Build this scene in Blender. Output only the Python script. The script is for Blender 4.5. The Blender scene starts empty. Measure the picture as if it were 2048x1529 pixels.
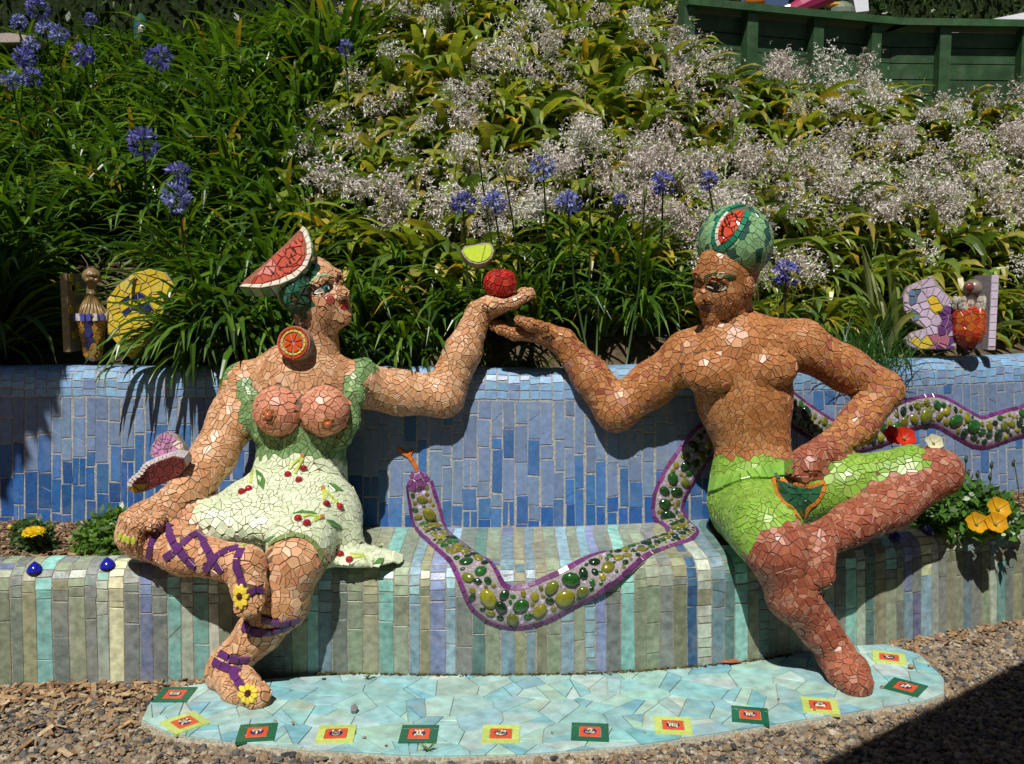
import bpy, math, random
import numpy as np
from mathutils import Vector, Matrix, kdtree
from mathutils.bvhtree import BVHTree

SC = bpy.context.scene
COL = SC.collection
rng = np.random.default_rng(7)
R = random.Random(11)

# ------------------------------------------------------------------ camera
F_PX, CX, CY = 1900.0, 1024.0, 764.5          # focal length and centre in photo pixels
CAM = np.array([0.0, -3.3, 1.4])
PITCH = math.radians(5.6)
cam_d = bpy.data.cameras.new('camera')
cam = bpy.data.objects.new('camera', cam_d)
COL.objects.link(cam)
cam.location = CAM
cam.rotation_euler = (math.radians(90) - PITCH, 0, 0)
cam_d.sensor_width = 36.0
cam_d.lens = 36.0 * F_PX / 2048.0
cam_d.clip_start = 0.05
cam_d.clip_end = 400.0
SC.camera = cam

# ------------------------------------------------------------------ light
TO_SUN = np.array([-0.12, -0.56, 0.83]); TO_SUN /= np.linalg.norm(TO_SUN)
world = bpy.data.worlds.new('World'); SC.world = world
world.use_nodes = True
wn = world.node_tree.nodes; wl = world.node_tree.links
bg = wn['Background']
sky = wn.new('ShaderNodeTexSky'); sky.sky_type = 'NISHITA'; sky.sun_disc = False
sky.sun_elevation = math.asin(TO_SUN[2])
sky.sun_rotation = math.atan2(TO_SUN[0], TO_SUN[1])
wl.new(sky.outputs[0], bg.inputs[0]); bg.inputs[1].default_value = 0.05
sky.air_density = 0.5; sky.dust_density = 0.2
sun_d = bpy.data.lights.new('sun', 'SUN'); sun_d.energy = 5.0; sun_d.angle = math.radians(0.5)
sun_d.color = (1.0, 0.955, 0.88)
sun = bpy.data.objects.new('sun', sun_d); COL.objects.link(sun)
sun.rotation_euler = Vector(TO_SUN).to_track_quat('Z', 'Y').to_euler()
sun.location = (-3, -6, 9)
SC.view_settings.view_transform = 'Standard'; SC.view_settings.look = 'None'
SC.view_settings.exposure = 0.0; SC.view_settings.gamma = 1.0
SC.view_settings.use_curve_mapping = False
SC.render.engine = 'CYCLES'
SC.render.resolution_x = 1024; SC.render.resolution_y = 764

# ------------------------------------------------------------------ pixel helpers (a pixel of the photo to a point of the place)
FWD = np.array([0, math.cos(PITCH), -math.sin(PITCH)])
UP = np.array([0, math.sin(PITCH), math.cos(PITCH)])
RT = np.array([1.0, 0, 0])
def ray(px, py):
    d = FWD + RT * ((px - CX) / F_PX) - UP * ((py - CY) / F_PX)
    return d / np.linalg.norm(d)
def at(px, py, y):
    d = ray(px, py); return CAM + d * ((y - CAM[1]) / d[1])
def gp(px, py, z=0.0):
    d = ray(px, py); return CAM + d * ((z - CAM[2]) / d[2])
def proj(p):
    q = np.asarray(p) - CAM
    f = q @ FWD
    return CX + F_PX * (q @ RT) / f, CY - F_PX * (q @ UP) / f, f
def pm(r, y):                                   # a length in pixels at depth y in metres
    return r * (y - CAM[1]) / F_PX

# ------------------------------------------------------------------ materials
def newmat(name):
    m = bpy.data.materials.new(name); m.use_nodes = True
    nt = m.node_tree; b = nt.nodes['Principled BSDF']
    return m, nt, b
def tint_mat(name, rough=0.25, var=0.18, nscale=60.0, spec=0.5, bump=0.0, bscale=200.0, speck=0.0, dirt=0.0, coat=0.0):
    """glazed or painted surface whose own colour is the mesh attribute tint"""
    m, nt, b = newmat(name); N = nt.nodes; L = nt.links
    a = N.new('ShaderNodeAttribute'); a.attribute_name = 'tint'
    tc = N.new('ShaderNodeTexCoord')
    no = N.new('ShaderNodeTexNoise'); no.inputs['Scale'].default_value = nscale; no.inputs['Detail'].default_value = 4
    L.new(tc.outputs['Object'], no.inputs['Vector'])
    mr = N.new('ShaderNodeMapRange'); mr.inputs['From Min'].default_value = 0.3; mr.inputs['From Max'].default_value = 0.7
    mr.inputs['To Min'].default_value = 1 - var; mr.inputs['To Max'].default_value = 1 + var
    L.new(no.outputs['Fac'], mr.inputs['Value'])
    mx = N.new('ShaderNodeMix'); mx.data_type = 'RGBA'; mx.blend_type = 'MULTIPLY'; mx.inputs['Factor'].default_value = 1
    L.new(a.outputs['Color'], mx.inputs['A']); L.new(mr.outputs['Result'], mx.inputs['B'])
    out = mx.outputs['Result']
    if speck > 0:
        n2 = N.new('ShaderNodeTexNoise'); n2.inputs['Scale'].default_value = 420; n2.inputs['Detail'].default_value = 2
        L.new(tc.outputs['Object'], n2.inputs['Vector'])
        cr = N.new('ShaderNodeValToRGB'); cr.color_ramp.elements[0].position = 0.66; cr.color_ramp.elements[1].position = 0.72
        L.new(n2.outputs['Fac'], cr.inputs['Fac'])
        ml = N.new('ShaderNodeMath'); ml.operation = 'MULTIPLY'; ml.inputs[1].default_value = speck
        L.new(cr.outputs['Color'], ml.inputs[0])
        m2 = N.new('ShaderNodeMix'); m2.data_type = 'RGBA'
        L.new(ml.outputs[0], m2.inputs['Factor']); L.new(out, m2.inputs['A']); m2.inputs['B'].default_value = (.62, .64, .62, 1)
        out = m2.outputs['Result']
    if dirt > 0:
        n3 = N.new('ShaderNodeTexNoise'); n3.inputs['Scale'].default_value = 9; n3.inputs['Detail'].default_value = 9; n3.inputs['Roughness'].default_value = .7
        L.new(tc.outputs['Object'], n3.inputs['Vector'])
        cr = N.new('ShaderNodeValToRGB'); cr.color_ramp.elements[0].position = 0.5; cr.color_ramp.elements[1].position = 0.72
        L.new(n3.outputs['Fac'], cr.inputs['Fac'])
        ml = N.new('ShaderNodeMath'); ml.operation = 'MULTIPLY'; ml.inputs[1].default_value = dirt
        L.new(cr.outputs['Color'], ml.inputs[0])
        m2 = N.new('ShaderNodeMix'); m2.data_type = 'RGBA'
        L.new(ml.outputs[0], m2.inputs['Factor']); L.new(out, m2.inputs['A']); m2.inputs['B'].default_value = (.42, .38, .29, 1)
        out = m2.outputs['Result']
        mr2 = N.new('ShaderNodeMapRange'); mr2.inputs['To Min'].default_value = rough; mr2.inputs['To Max'].default_value = min(1, rough + .4)
        L.new(ml.outputs[0], mr2.inputs['Value']); L.new(mr2.outputs['Result'], b.inputs['Roughness'])
    else:
        b.inputs['Roughness'].default_value = rough
    L.new(out, b.inputs['Base Color'])
    b.inputs['Specular IOR Level'].default_value = spec
    if coat: b.inputs['Coat Weight'].default_value = coat; b.inputs['Coat Roughness'].default_value = .08
    if bump > 0:
        nb = N.new('ShaderNodeTexNoise'); nb.inputs['Scale'].default_value = bscale; nb.inputs['Detail'].default_value = 5
        L.new(tc.outputs['Object'], nb.inputs['Vector'])
        bp = N.new('ShaderNodeBump'); bp.inputs['Strength'].default_value = bump; bp.inputs['Distance'].default_value = .004
        L.new(nb.outputs['Fac'], bp.inputs['Height']); L.new(bp.outputs['Normal'], b.inputs['Normal'])
    return m
def leaf_mat(name, rough=0.34, trans=0.33, through=(1.7, 1.6, .6)):
    m, nt, b = newmat(name); N = nt.nodes; L = nt.links
    a = N.new('ShaderNodeAttribute'); a.attribute_name = 'tint'
    L.new(a.outputs['Color'], b.inputs['Base Color']); b.inputs['Roughness'].default_value = rough
    t = N.new('ShaderNodeBsdfTranslucent')
    g = N.new('ShaderNodeMix'); g.data_type = 'RGBA'; g.blend_type = 'MULTIPLY'; g.inputs['Factor'].default_value = 1
    L.new(a.outputs['Color'], g.inputs['A']); g.inputs['B'].default_value = (*through, 1)
    L.new(g.outputs['Result'], t.inputs['Color'])
    ms = N.new('ShaderNodeMixShader'); ms.inputs[0].default_value = trans
    L.new(b.outputs[0], ms.inputs[1]); L.new(t.outputs[0], ms.inputs[2])
    L.new(ms.outputs[0], N['Material Output'].inputs['Surface'])
    return m
M = {}
M['tile'] = tint_mat('glazed_tile', rough=.2, var=.12, nscale=70, spec=.5, bump=.05, bscale=90)
M['matte_tile'] = tint_mat('matte_skin_tile', rough=.36, var=.14, nscale=55, spec=.45, bump=.08, bscale=120)
M['wall_tile'] = tint_mat('speckled_wall_tile', rough=.38, var=.16, nscale=45, spec=.4, speck=.35, bump=.1, bscale=150, dirt=.18)
M['bench_tile'] = tint_mat('slate_look_tile', rough=.33, var=.3, nscale=38, spec=.4, bump=.2, bscale=130, dirt=.3)
M['mat_tile'] = tint_mat('paving_tile', rough=.42, var=.24, nscale=22, spec=.35, bump=.08, bscale=90, dirt=.55)
M['grout'] = tint_mat('grout', rough=.95, var=.35, nscale=120, spec=.1, bump=.8, bscale=260)
M['stone'] = tint_mat('plain_stone', rough=.85, var=.3, nscale=90, spec=.2, bump=.3, bscale=200)
M['glass'] = tint_mat('glass_nugget', rough=.06, var=.25, nscale=50, spec=.7, coat=.6)
M['bronze'] = tint_mat('bronze_resin', rough=.35, var=.3, nscale=40, spec=.6, bump=.5, bscale=60)
M['paint'] = tint_mat('painted_timber', rough=.55, var=.3, nscale=10, spec=.3, bump=.3, bscale=60, dirt=.1)
M['soil'] = tint_mat('soil', rough=1, var=.5, nscale=30, spec=.05, bump=1, bscale=60)
M['pebble'] = tint_mat('pebble', rough=.8, var=.3, nscale=130, spec=.25)
M['chip'] = tint_mat('bark_chip', rough=.85, var=.3, nscale=90, spec=.15)
M['leaf'] = leaf_mat('strap_leaf')
M['petal'] = leaf_mat('petal', rough=.5, trans=.3, through=(1.05, 1.0, 1.0))

# ------------------------------------------------------------------ object helpers
def props(o, label=None, cat=None, group=None, kind=None):
    if label: o['label'] = label
    if cat: o['category'] = cat
    if group: o['group'] = group
    if kind: o['kind'] = kind
    return o
def thing(name, loc, label, cat, group=None):
    o = bpy.data.objects.new(name, None); COL.objects.link(o)
    o.location = tuple(float(v) for v in loc); o.empty_display_size = .1
    return props(o, label, cat, group)
def wloc(o):
    v = np.zeros(3)
    while o is not None:
        v += np.array(o.location); o = o.parent
    return v
def make_mesh(name, V, Fc, col, smooth=False):
    me = bpy.data.meshes.new(name)
    V = np.asarray(V, dtype=np.float32).reshape(-1, 3)
    me.from_pydata(V.tolist(), [], Fc)
    at_ = me.attributes.new('tint', 'FLOAT_COLOR', 'POINT')
    c = np.asarray(col, dtype=np.float32)
    if c.ndim == 1: c = np.tile(c[:3], (len(V), 1))
    c4 = np.ones((len(V), 4), dtype=np.float32); c4[:, :3] = c[:, :3]
    at_.data.foreach_set('color', c4.ravel())
    if smooth: me.polygons.foreach_set('use_smooth', np.ones(len(me.polygons), dtype=bool))
    me.update()
    return me
def add(name, V, Fc, mat, parent=None, col=(.5, .5, .5), smooth=False, kind=None):
    """one mesh object; V in world coordinates"""
    V = np.asarray(V, dtype=float).reshape(-1, 3)
    if parent is not None: V = V - wloc(parent)
    me = make_mesh(name, V, Fc, col, smooth)
    me.materials.append(M[mat] if isinstance(mat, str) else mat)
    o = bpy.data.objects.new(name, me); COL.objects.link(o)
    if parent is not None: o.parent = parent
    if kind: o['kind'] = kind
    return o
class MB:
    """collects pieces for one mesh"""
    def __init__(s): s.v = []; s.f = []; s.c = []; s.n = 0
    def put(s, V, Fc, col):
        V = np.asarray(V, float).reshape(-1, 3)
        s.v.append(V); s.f += [[i + s.n for i in f] for f in Fc]
        c = np.asarray(col, float)
        s.c.append(np.tile(c[:3], (len(V), 1)) if c.ndim == 1 else c[:, :3]); s.n += len(V)
    def out(s, name, mat, parent=None, smooth=False, kind=None):
        if not s.n: return None
        return add(name, np.concatenate(s.v), s.f, mat, parent, np.concatenate(s.c), smooth, kind)
    def mesh(s, name, mat, smooth=False):
        me = make_mesh(name, np.concatenate(s.v), s.f, np.concatenate(s.c), smooth); me.materials.append(M[mat]); return me
def tube(pts, rad, n=8, cap=True):
    pts = np.asarray(pts, float); k = len(pts)
    rad = np.full(k, rad) if np.isscalar(rad) else np.asarray(rad, float)
    V = []; Fc = []
    t = np.gradient(pts, axis=0); t /= np.linalg.norm(t, axis=1)[:, None] + 1e-9
    ref = np.array([0, 0, 1.0]) if abs(t[0][2]) < .9 else np.array([1.0, 0, 0])
    for i in range(k):
        a = unit(cross3(t[i], ref)); b = cross3(a, t[i])
        for j in range(n):
            w = 2 * math.pi * j / n
            V.append(pts[i] + rad[i] * (math.cos(w) * a + math.sin(w) * b))
    for i in range(k - 1):
        for j in range(n):
            Fc.append([i * n + j, i * n + (j + 1) % n, (i + 1) * n + (j + 1) % n, (i + 1) * n + j])
    if cap: Fc += [list(range(n)), [(k - 1) * n + j for j in range(n)][::-1]]
    return np.array(V), Fc
def blob(c, r, n=10, m=6, Rm=None):
    """lat-long ellipsoid"""
    V = [[0, 0, 1]]; Fc = []
    for i in range(1, m):
        th = math.pi * i / m
        for j in range(n):
            ph = 2 * math.pi * j / n
            V.append([math.sin(th) * math.cos(ph), math.sin(th) * math.sin(ph), math.cos(th)])
    V.append([0, 0, -1]); V = np.array(V) * np.asarray(r, float)
    if Rm is not None: V = V @ np.asarray(Rm).T
    for j in range(n): Fc.append([0, 1 + j, 1 + (j + 1) % n])
    for i in range(m - 2):
        for j in range(n):
            a = 1 + i * n; Fc.append([a + j, a + n + j, a + n + (j + 1) % n, a + (j + 1) % n])
    e = len(V) - 1
    for j in range(n): Fc.append([e, 1 + (m - 2) * n + (j + 1) % n, 1 + (m - 2) * n + j])
    return V + np.asarray(c, float), Fc
def box(c, s, Rm=None):
    V = np.array([[x, y, z] for x in (-1, 1) for y in (-1, 1) for z in (-1, 1)], float) * np.asarray(s, float) / 2
    if Rm is not None: V = V @ np.asarray(Rm).T
    return V + np.asarray(c, float), [[0, 1, 3, 2], [4, 6, 7, 5], [0, 4, 5, 1], [2, 3, 7, 6], [0, 2, 6, 4], [1, 5, 7, 3]]
def unit(v):
    v = np.asarray(v, float); return v / (math.sqrt(v[0] * v[0] + v[1] * v[1] + (v[2] * v[2] if len(v) > 2 else 0)) + 1e-12)
def cross3(a, b):
    return np.array((a[1] * b[2] - a[2] * b[1], a[2] * b[0] - a[0] * b[2], a[0] * b[1] - a[1] * b[0]))
def frame_from(n):
    n = unit(n); a = np.array([0, 0, 1.0]) if abs(n[2]) < .9 else np.array([1.0, 0, 0])
    u = unit(cross3(a, n)); return u, cross3(n, u), n
def jit(c, s, hs=0.0):
    c = np.asarray(c, float) * (1 + s * R.uniform(-1, 1))
    if hs: c = c * (1 + hs * np.array([R.uniform(-1, 1) for _ in range(3)]))
    return np.clip(c, 0, 1)

# ------------------------------------------------------------------ polygons and tiles
def clip_poly(poly, nx, ny, d):
    """keep the side nx*x+ny*y<=d"""
    out = []; m = len(poly)
    for i in range(m):
        a = poly[i]; b = poly[(i + 1) % m]
        da = nx * a[0] + ny * a[1] - d; db = nx * b[0] + ny * b[1] - d
        if da <= 0: out.append(a)
        if (da < 0 and db > 0) or (da > 0 and db < 0):
            t = da / (da - db); out.append((a[0] + t * (b[0] - a[0]), a[1] + t * (b[1] - a[1])))
    return out
def parea(p):
    return .5 * sum(p[i][0] * p[(i + 1) % len(p)][1] - p[(i + 1) % len(p)][0] * p[i][1] for i in range(len(p)))
def inset(poly, g):
    if len(poly) < 3: return []
    if parea(poly) < 0: poly = poly[::-1]
    q = list(poly)
    for i in range(len(poly)):
        a = poly[i]; b = poly[(i + 1) % len(poly)]
        ex, ey = b[0] - a[0], b[1] - a[1]; l = math.hypot(ex, ey)
        if l < 1e-6: continue
        nx, ny = ey / l, -ex / l
        q = clip_poly(q, nx, ny, nx * a[0] + ny * a[1] - g)
        if len(q) < 3: return []
    # drop near-duplicate corners
    r = []
    for p in q:
        if not r or math.hypot(p[0] - r[-1][0], p[1] - r[-1][1]) > .0012: r.append(p)
    if len(r) > 2 and math.hypot(r[0][0] - r[-1][0], r[0][1] - r[-1][1]) < .0012: r.pop()
    return r if len(r) >= 3 else []
def centroid(p): return (sum(q[0] for q in p) / len(p), sum(q[1] for q in p) / len(p))
def split_poly(poly, prob, minarea):
    """break a shard in two along a random line"""
    if R.random() > prob or abs(parea(poly)) < minarea: return [poly]
    c = centroid(poly); a = R.uniform(0, math.pi); nx, ny = math.cos(a), math.sin(a)
    d = nx * c[0] + ny * c[1] + R.uniform(-.15, .15) * math.sqrt(abs(parea(poly)))
    return [p for p in (clip_poly(poly, nx, ny, d), clip_poly(poly, -nx, -ny, -d)) if len(p) >= 3]
def cells2d(outline, spacing, split=.5, jitter=.42, inside=None):
    """shards filling a convex outline"""
    if parea(outline) < 0: outline = outline[::-1]
    xs = [p[0] for p in outline]; ys = [p[1] for p in outline]
    S = []; y = min(ys) - spacing; row = 0
    while y < max(ys) + spacing:
        x = min(xs) - spacing + (row % 2) * spacing / 2
        while x < max(xs) + spacing:
            S.append((x + R.uniform(-jitter, jitter) * spacing, y + R.uniform(-jitter, jitter) * spacing)); x += spacing
        y += spacing * .87; row += 1
    out = []
    kd = kdtree.KDTree(len(S))
    for i, s in enumerate(S): kd.insert((s[0], s[1], 0), i)
    kd.balance()
    for i, s in enumerate(S):
        b = 2.2 * spacing
        poly = [(s[0] - b, s[1] - b), (s[0] + b, s[1] - b), (s[0] + b, s[1] + b), (s[0] - b, s[1] + b)]
        for co, j, dist in kd.find_n((s[0], s[1], 0), 22):
            if j == i or dist < 1e-6: continue
            t = S[j]; nx, ny = (t[0] - s[0]) / dist, (t[1] - s[1]) / dist
            poly = clip_poly(poly, nx, ny, nx * (s[0] + t[0]) / 2 + ny * (s[1] + t[1]) / 2)
            if len(poly) < 3: break
        if len(poly) < 3: continue
        for k in range(len(outline)):
            a = outline[k]; c = outline[(k + 1) % len(outline)]
            ex, ey = c[0] - a[0], c[1] - a[1]; l = math.hypot(ex, ey)
            if l < 1e-9: continue
            nx, ny = ey / l, -ex / l
            poly = clip_poly(poly, nx, ny, nx * a[0] + ny * a[1])
            if len(poly) < 3: break
        if len(poly) < 3: continue
        for q in split_poly(poly, split, (.5 * spacing) ** 2): out.append(q)
    return out
def prism(ring, n, top=.004, bot=-.004, bev=.0016):
    """tile with a softened upper edge: ring of points on the bed, normal n"""
    ring = np.asarray(ring, float); n = unit(n); k = len(ring)
    c = ring.mean(axis=0); d = c - ring; l = np.linalg.norm(d, axis=1)[:, None] + 1e-9
    inn = ring + d / l * np.minimum(bev * 1.6, l * .3)
    V = np.concatenate([inn + n * top, ring + n * (top - bev), ring + n * bot])
    o = cross3(ring[1] - ring[0], ring[2] - ring[0]) @ n
    f = [list(range(k))]
    for i in range(k):
        j = (i + 1) % k
        f.append([k + i, k + j, j, i]); f.append([2 * k + i, 2 * k + j, k + j, k + i])
    if o < 0: f = [x[::-1] for x in f]
    return V, f
def clear_under(tiles, strips, k=.5):
    """leave out the shards that lie under a row of cut tiles"""
    kd = kdtree.KDTree(max(1, len(strips))); W_ = []
    for i, t in enumerate(strips):
        kd.insert(t[0].mean(axis=0), i); W_.append(np.linalg.norm(t[0][0] - t[0][-1]))
    kd.balance(); out = []
    for t in tiles:
        c = t[0].mean(axis=0); co, i, d = kd.find(c)
        if i is None or d > W_[i] * k + .004: out.append(t)
    return out
def emit(parent, tiles, name, mat, limit=300, top=.0028, bot=-.005, bev=.0007, rest='small_tiles'):
    """tiles: (ring, normal, colour[, extra lift]); the ones that show largest become parts of their own"""
    sc = []
    for i, t in enumerate(tiles):
        ring = np.asarray(t[0]); c = ring.mean(axis=0); v = CAM - c; d = np.linalg.norm(v)
        ar = .5 * np.linalg.norm(np.cross(ring - c, np.roll(ring, -1, axis=0) - c).sum(axis=0))
        x, y, f = proj(c); vis = 1.0 if -20 < x < 2068 and -20 < y < 1549 else .01
        sc.append(-ar * max(.01, unit(t[1]) @ (v / d)) / d ** 2 * vis)
    order = np.argsort(sc)
    mb = MB()
    for r, i in enumerate(order):
        t = tiles[i]; lf = t[3] if len(t) > 3 else 0.0
        V, Fc = prism(t[0], t[1], top + lf, bot, bev)
        if r < limit: add(name, V, Fc, mat, parent, t[2])
        else: mb.put(V, Fc, t[2])
    if mb.n: mb.out(rest, mat, parent, kind='stuff')
# ------------------------------------------------------------------ rounded bodies as distance fields
class SDF:
    def __init__(s): s.p = []
    def cap(s, a, b, ra, rb, tag, k=.025, sy=1.0):
        s.p.append(('c', np.asarray(a, float), np.asarray(b, float), ra, rb, tag, k, sy)); return s
    def ell(s, c, r, tag, k=.025, Rm=None):
        s.p.append(('e', np.asarray(c, float), np.asarray(r, float), None if Rm is None else np.asarray(Rm, float), 0, tag, k, 1)); return s
    def sub(s, c, r, k=.02, Rm=None):
        s.p.append(('s', np.asarray(c, float), np.asarray(r, float), None if Rm is None else np.asarray(Rm, float), 0, None, k, 1)); return s
    def tor(s, c, a, r, tag, k=.02, sz=1.0):
        s.p.append(('t', np.asarray(c, float), a, r, sz, tag, k, 1)); return s
    @staticmethod
    def one(p, x, y, z):
        if p[0] == 'c':
            _, a, b, ra, rb, _, _, sy = p
            ab = b - a; aby = ab[1] / sy
            px, py, pz = x - a[0], (y - a[1]) / sy, z - a[2]
            L2 = ab[0] ** 2 + aby ** 2 + ab[2] ** 2 + 1e-12
            t = np.clip((px * ab[0] + py * aby + pz * ab[2]) / L2, 0, 1)
            return (np.sqrt((px - t * ab[0]) ** 2 + (py - t * aby) ** 2 + (pz - t * ab[2]) ** 2) - (ra + (rb - ra) * t)) * min(1, .5 + .5 * sy)
        if p[0] == 't':
            _, c, a, r, sz, _, _, _ = p
            rho = np.sqrt((x - c[0]) ** 2 + (y - c[1]) ** 2)
            return np.sqrt((rho - a) ** 2 + ((z - c[2]) / sz) ** 2) - r
        _, c, r, Rm, _, _, _, _ = p
        px, py, pz = x - c[0], y - c[1], z - c[2]
        if Rm is not None:                       # columns of Rm are the local axes
            px, py, pz = (Rm[0, 0] * px + Rm[1, 0] * py + Rm[2, 0] * pz, Rm[0, 1] * px + Rm[1, 1] * py + Rm[2, 1] * pz,
                          Rm[0, 2] * px + Rm[1, 2] * py + Rm[2, 2] * pz)
        k0 = np.sqrt((px / r[0]) ** 2 + (py / r[1]) ** 2 + (pz / r[2]) ** 2)
        k1 = np.sqrt((px / r[0] ** 2) ** 2 + (py / r[1] ** 2) ** 2 + (pz / r[2] ** 2) ** 2) + 1e-9
        return k0 * (k0 - 1) / k1
    @staticmethod
    def comb(d, q, p):
        k = p[6]
        if p[0] == 's':
            h = np.maximum(k - np.abs(d + q), 0) / k
            return np.maximum(d, -q) + h * h * k / 4
        h = np.maximum(k - np.abs(d - q), 0) / k
        return np.minimum(d, q) - h * h * k / 4
    def ev(s, P):
        P = np.asarray(P, float); x, y, z = P[:, 0], P[:, 1], P[:, 2]
        d = np.full(len(P), 1e3)
        for p in s.p: d = s.comb(d, s.one(p, x, y, z), p)
        return d
    def tags(s, P):
        P = np.asarray(P, float); x, y, z = P[:, 0], P[:, 1], P[:, 2]
        best = np.full(len(P), 1e3); idx = np.zeros(len(P), int)
        for i, p in enumerate(s.p):
            if p[0] == 's': continue
            q = s.one(p, x, y, z); m = q < best; best[m] = q[m]; idx[m] = i
        return [s.p[i][5] for i in idx]
    def grad(s, P, e=.002):
        g = np.stack([s.ev(P + d) - s.ev(P - d) for d in np.eye(3) * e], axis=1)
        return g / (np.linalg.norm(g, axis=1)[:, None] + 1e-9)
    def snap(s, P, it=4):
        P = np.asarray(P, float).copy()
        for _ in range(it): P -= s.grad(P) * s.ev(P)[:, None] * .95
        return P
    def trace(s, o, d, tmax=8.0):
        o = np.asarray(o, float).reshape(-1, 3); d = np.asarray(d, float).reshape(-1, 3)
        t = np.zeros(len(d))
        for _ in range(60):
            q = s.ev(o + d * t[:, None]); t = np.minimum(t + q * .9, tmax)
            if np.all((np.abs(q) < 6e-4) | (t >= tmax)): break
        return o + d * t[:, None], np.abs(q) < .004
    def tpx(s, pts):
        d = np.array([ray(*p) for p in pts]); P, ok = s.trace(np.tile(CAM, (len(d), 1)), d)
        return P, ok
    def mesh(s, h=.009):
        lo = np.full(3, 1e3); hi = -lo
        bb = []
        for p in s.p:
            if p[0] == 'c': m = max(p[3], p[4]) * max(1, p[7]); l = np.minimum(p[1], p[2]) - m; u = np.maximum(p[1], p[2]) + m
            elif p[0] == 't': l = p[1] - p[2] - p[3]; u = p[1] + p[2] + p[3]
            else: m = p[2].max(); l = p[1] - m; u = p[1] + m
            bb.append((l, u))
            if p[0] != 's': lo = np.minimum(lo, l); hi = np.maximum(hi, u)
        lo -= 3 * h; hi += 3 * h
        nn = np.ceil((hi - lo) / h).astype(int) + 1
        ax = [lo[i] + h * np.arange(nn[i]) for i in range(3)]
        D = np.full(nn, 1e3, dtype=np.float32)
        for p, (l, u) in zip(s.p, bb):
            mg = p[6] + 4 * h
            a = np.clip(((l - mg - lo) / h).astype(int), 0, nn - 1); b = np.clip(((u + mg - lo) / h).astype(int) + 2, 1, nn)
            x = ax[0][a[0]:b[0], None, None].astype(np.float32); y = ax[1][None, a[1]:b[1], None].astype(np.float32); z = ax[2][None, None, a[2]:b[2]].astype(np.float32)
            sl = (slice(a[0], b[0]), slice(a[1], b[1]), slice(a[2], b[2]))
            D[sl] = s.comb(D[sl], s.one(p, x, y, z), p)
        # surface nets
        ins = D < 0
        c = np.zeros(np.array(D.shape) - 1, dtype=np.int8)
        for i in (0, 1):
            for j in (0, 1):
                for k in (0, 1):
                    c += ins[i:nn[0] - 1 + i, j:nn[1] - 1 + j, k:nn[2] - 1 + k]
        act = np.argwhere((c > 0) & (c < 8))
        ids = np.full(c.shape, -1, dtype=np.int64); ids[tuple(act.T)] = np.arange(len(act))
        acc = np.zeros((len(act), 3)); cnt = np.zeros(len(act))
        cor = [(i, j, k) for i in (0, 1) for j in (0, 1) for k in (0, 1)]
        for a in range(8):
            for b in range(a + 1, 8):
                A, B = np.array(cor[a]), np.array(cor[b])
                if np.abs(A - B).sum() != 1: continue
                da = D[tuple((act + A).T)]; db = D[tuple((act + B).T)]
                m = (da < 0) != (db < 0)
                t = np.clip(da / (da - db + 1e-12), 0, 1)
                acc[m] += (A + (B - A) * t[:, None])[m]; cnt[m] += 1
        V = lo + h * (act + acc / np.maximum(cnt, 1)[:, None])
        Q = []
        for axn in range(3):
            o1, o2 = [(1, 2), (2, 0), (0, 1)][axn]
            sa = [slice(None)] * 3; sb = [slice(None)] * 3
            sa[axn] = slice(0, -1); sb[axn] = slice(1, None)
            A = ins[tuple(sa)]; B = ins[tuple(sb)]
            e = np.argwhere(A != B)
            e = e[(e[:, o1] > 0) & (e[:, o2] > 0) & (e[:, o1] < nn[o1] - 1) & (e[:, o2] < nn[o2] - 1)]
            u1 = np.zeros(3, int); u1[o1] = 1; u2 = np.zeros(3, int); u2[o2] = 1
            q = np.stack([ids[tuple((e - u1 - u2).T)], ids[tuple((e - u2).T)], ids[tuple(e.T)], ids[tuple((e - u1).T)]], axis=1)
            fl = ~A[tuple(e.T)]
            q[fl] = q[fl][:, ::-1]
            Q.append(q)
        Q = np.concatenate(Q)
        return V, Q
def sample_surface(V, Q, n):
    a, b, c, d = V[Q[:, 0]], V[Q[:, 1]], V[Q[:, 2]], V[Q[:, 3]]
    ar = .5 * np.linalg.norm(np.cross(c - a, d - b), axis=1)
    i = rng.choice(len(Q), n, p=ar / ar.sum())
    u = rng.random((n, 1)); v = rng.random((n, 1))
    return (a[i] * (1 - u) + b[i] * u) * (1 - v) + (d[i] * (1 - u) + c[i] * u) * v, ar.sum()
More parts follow.
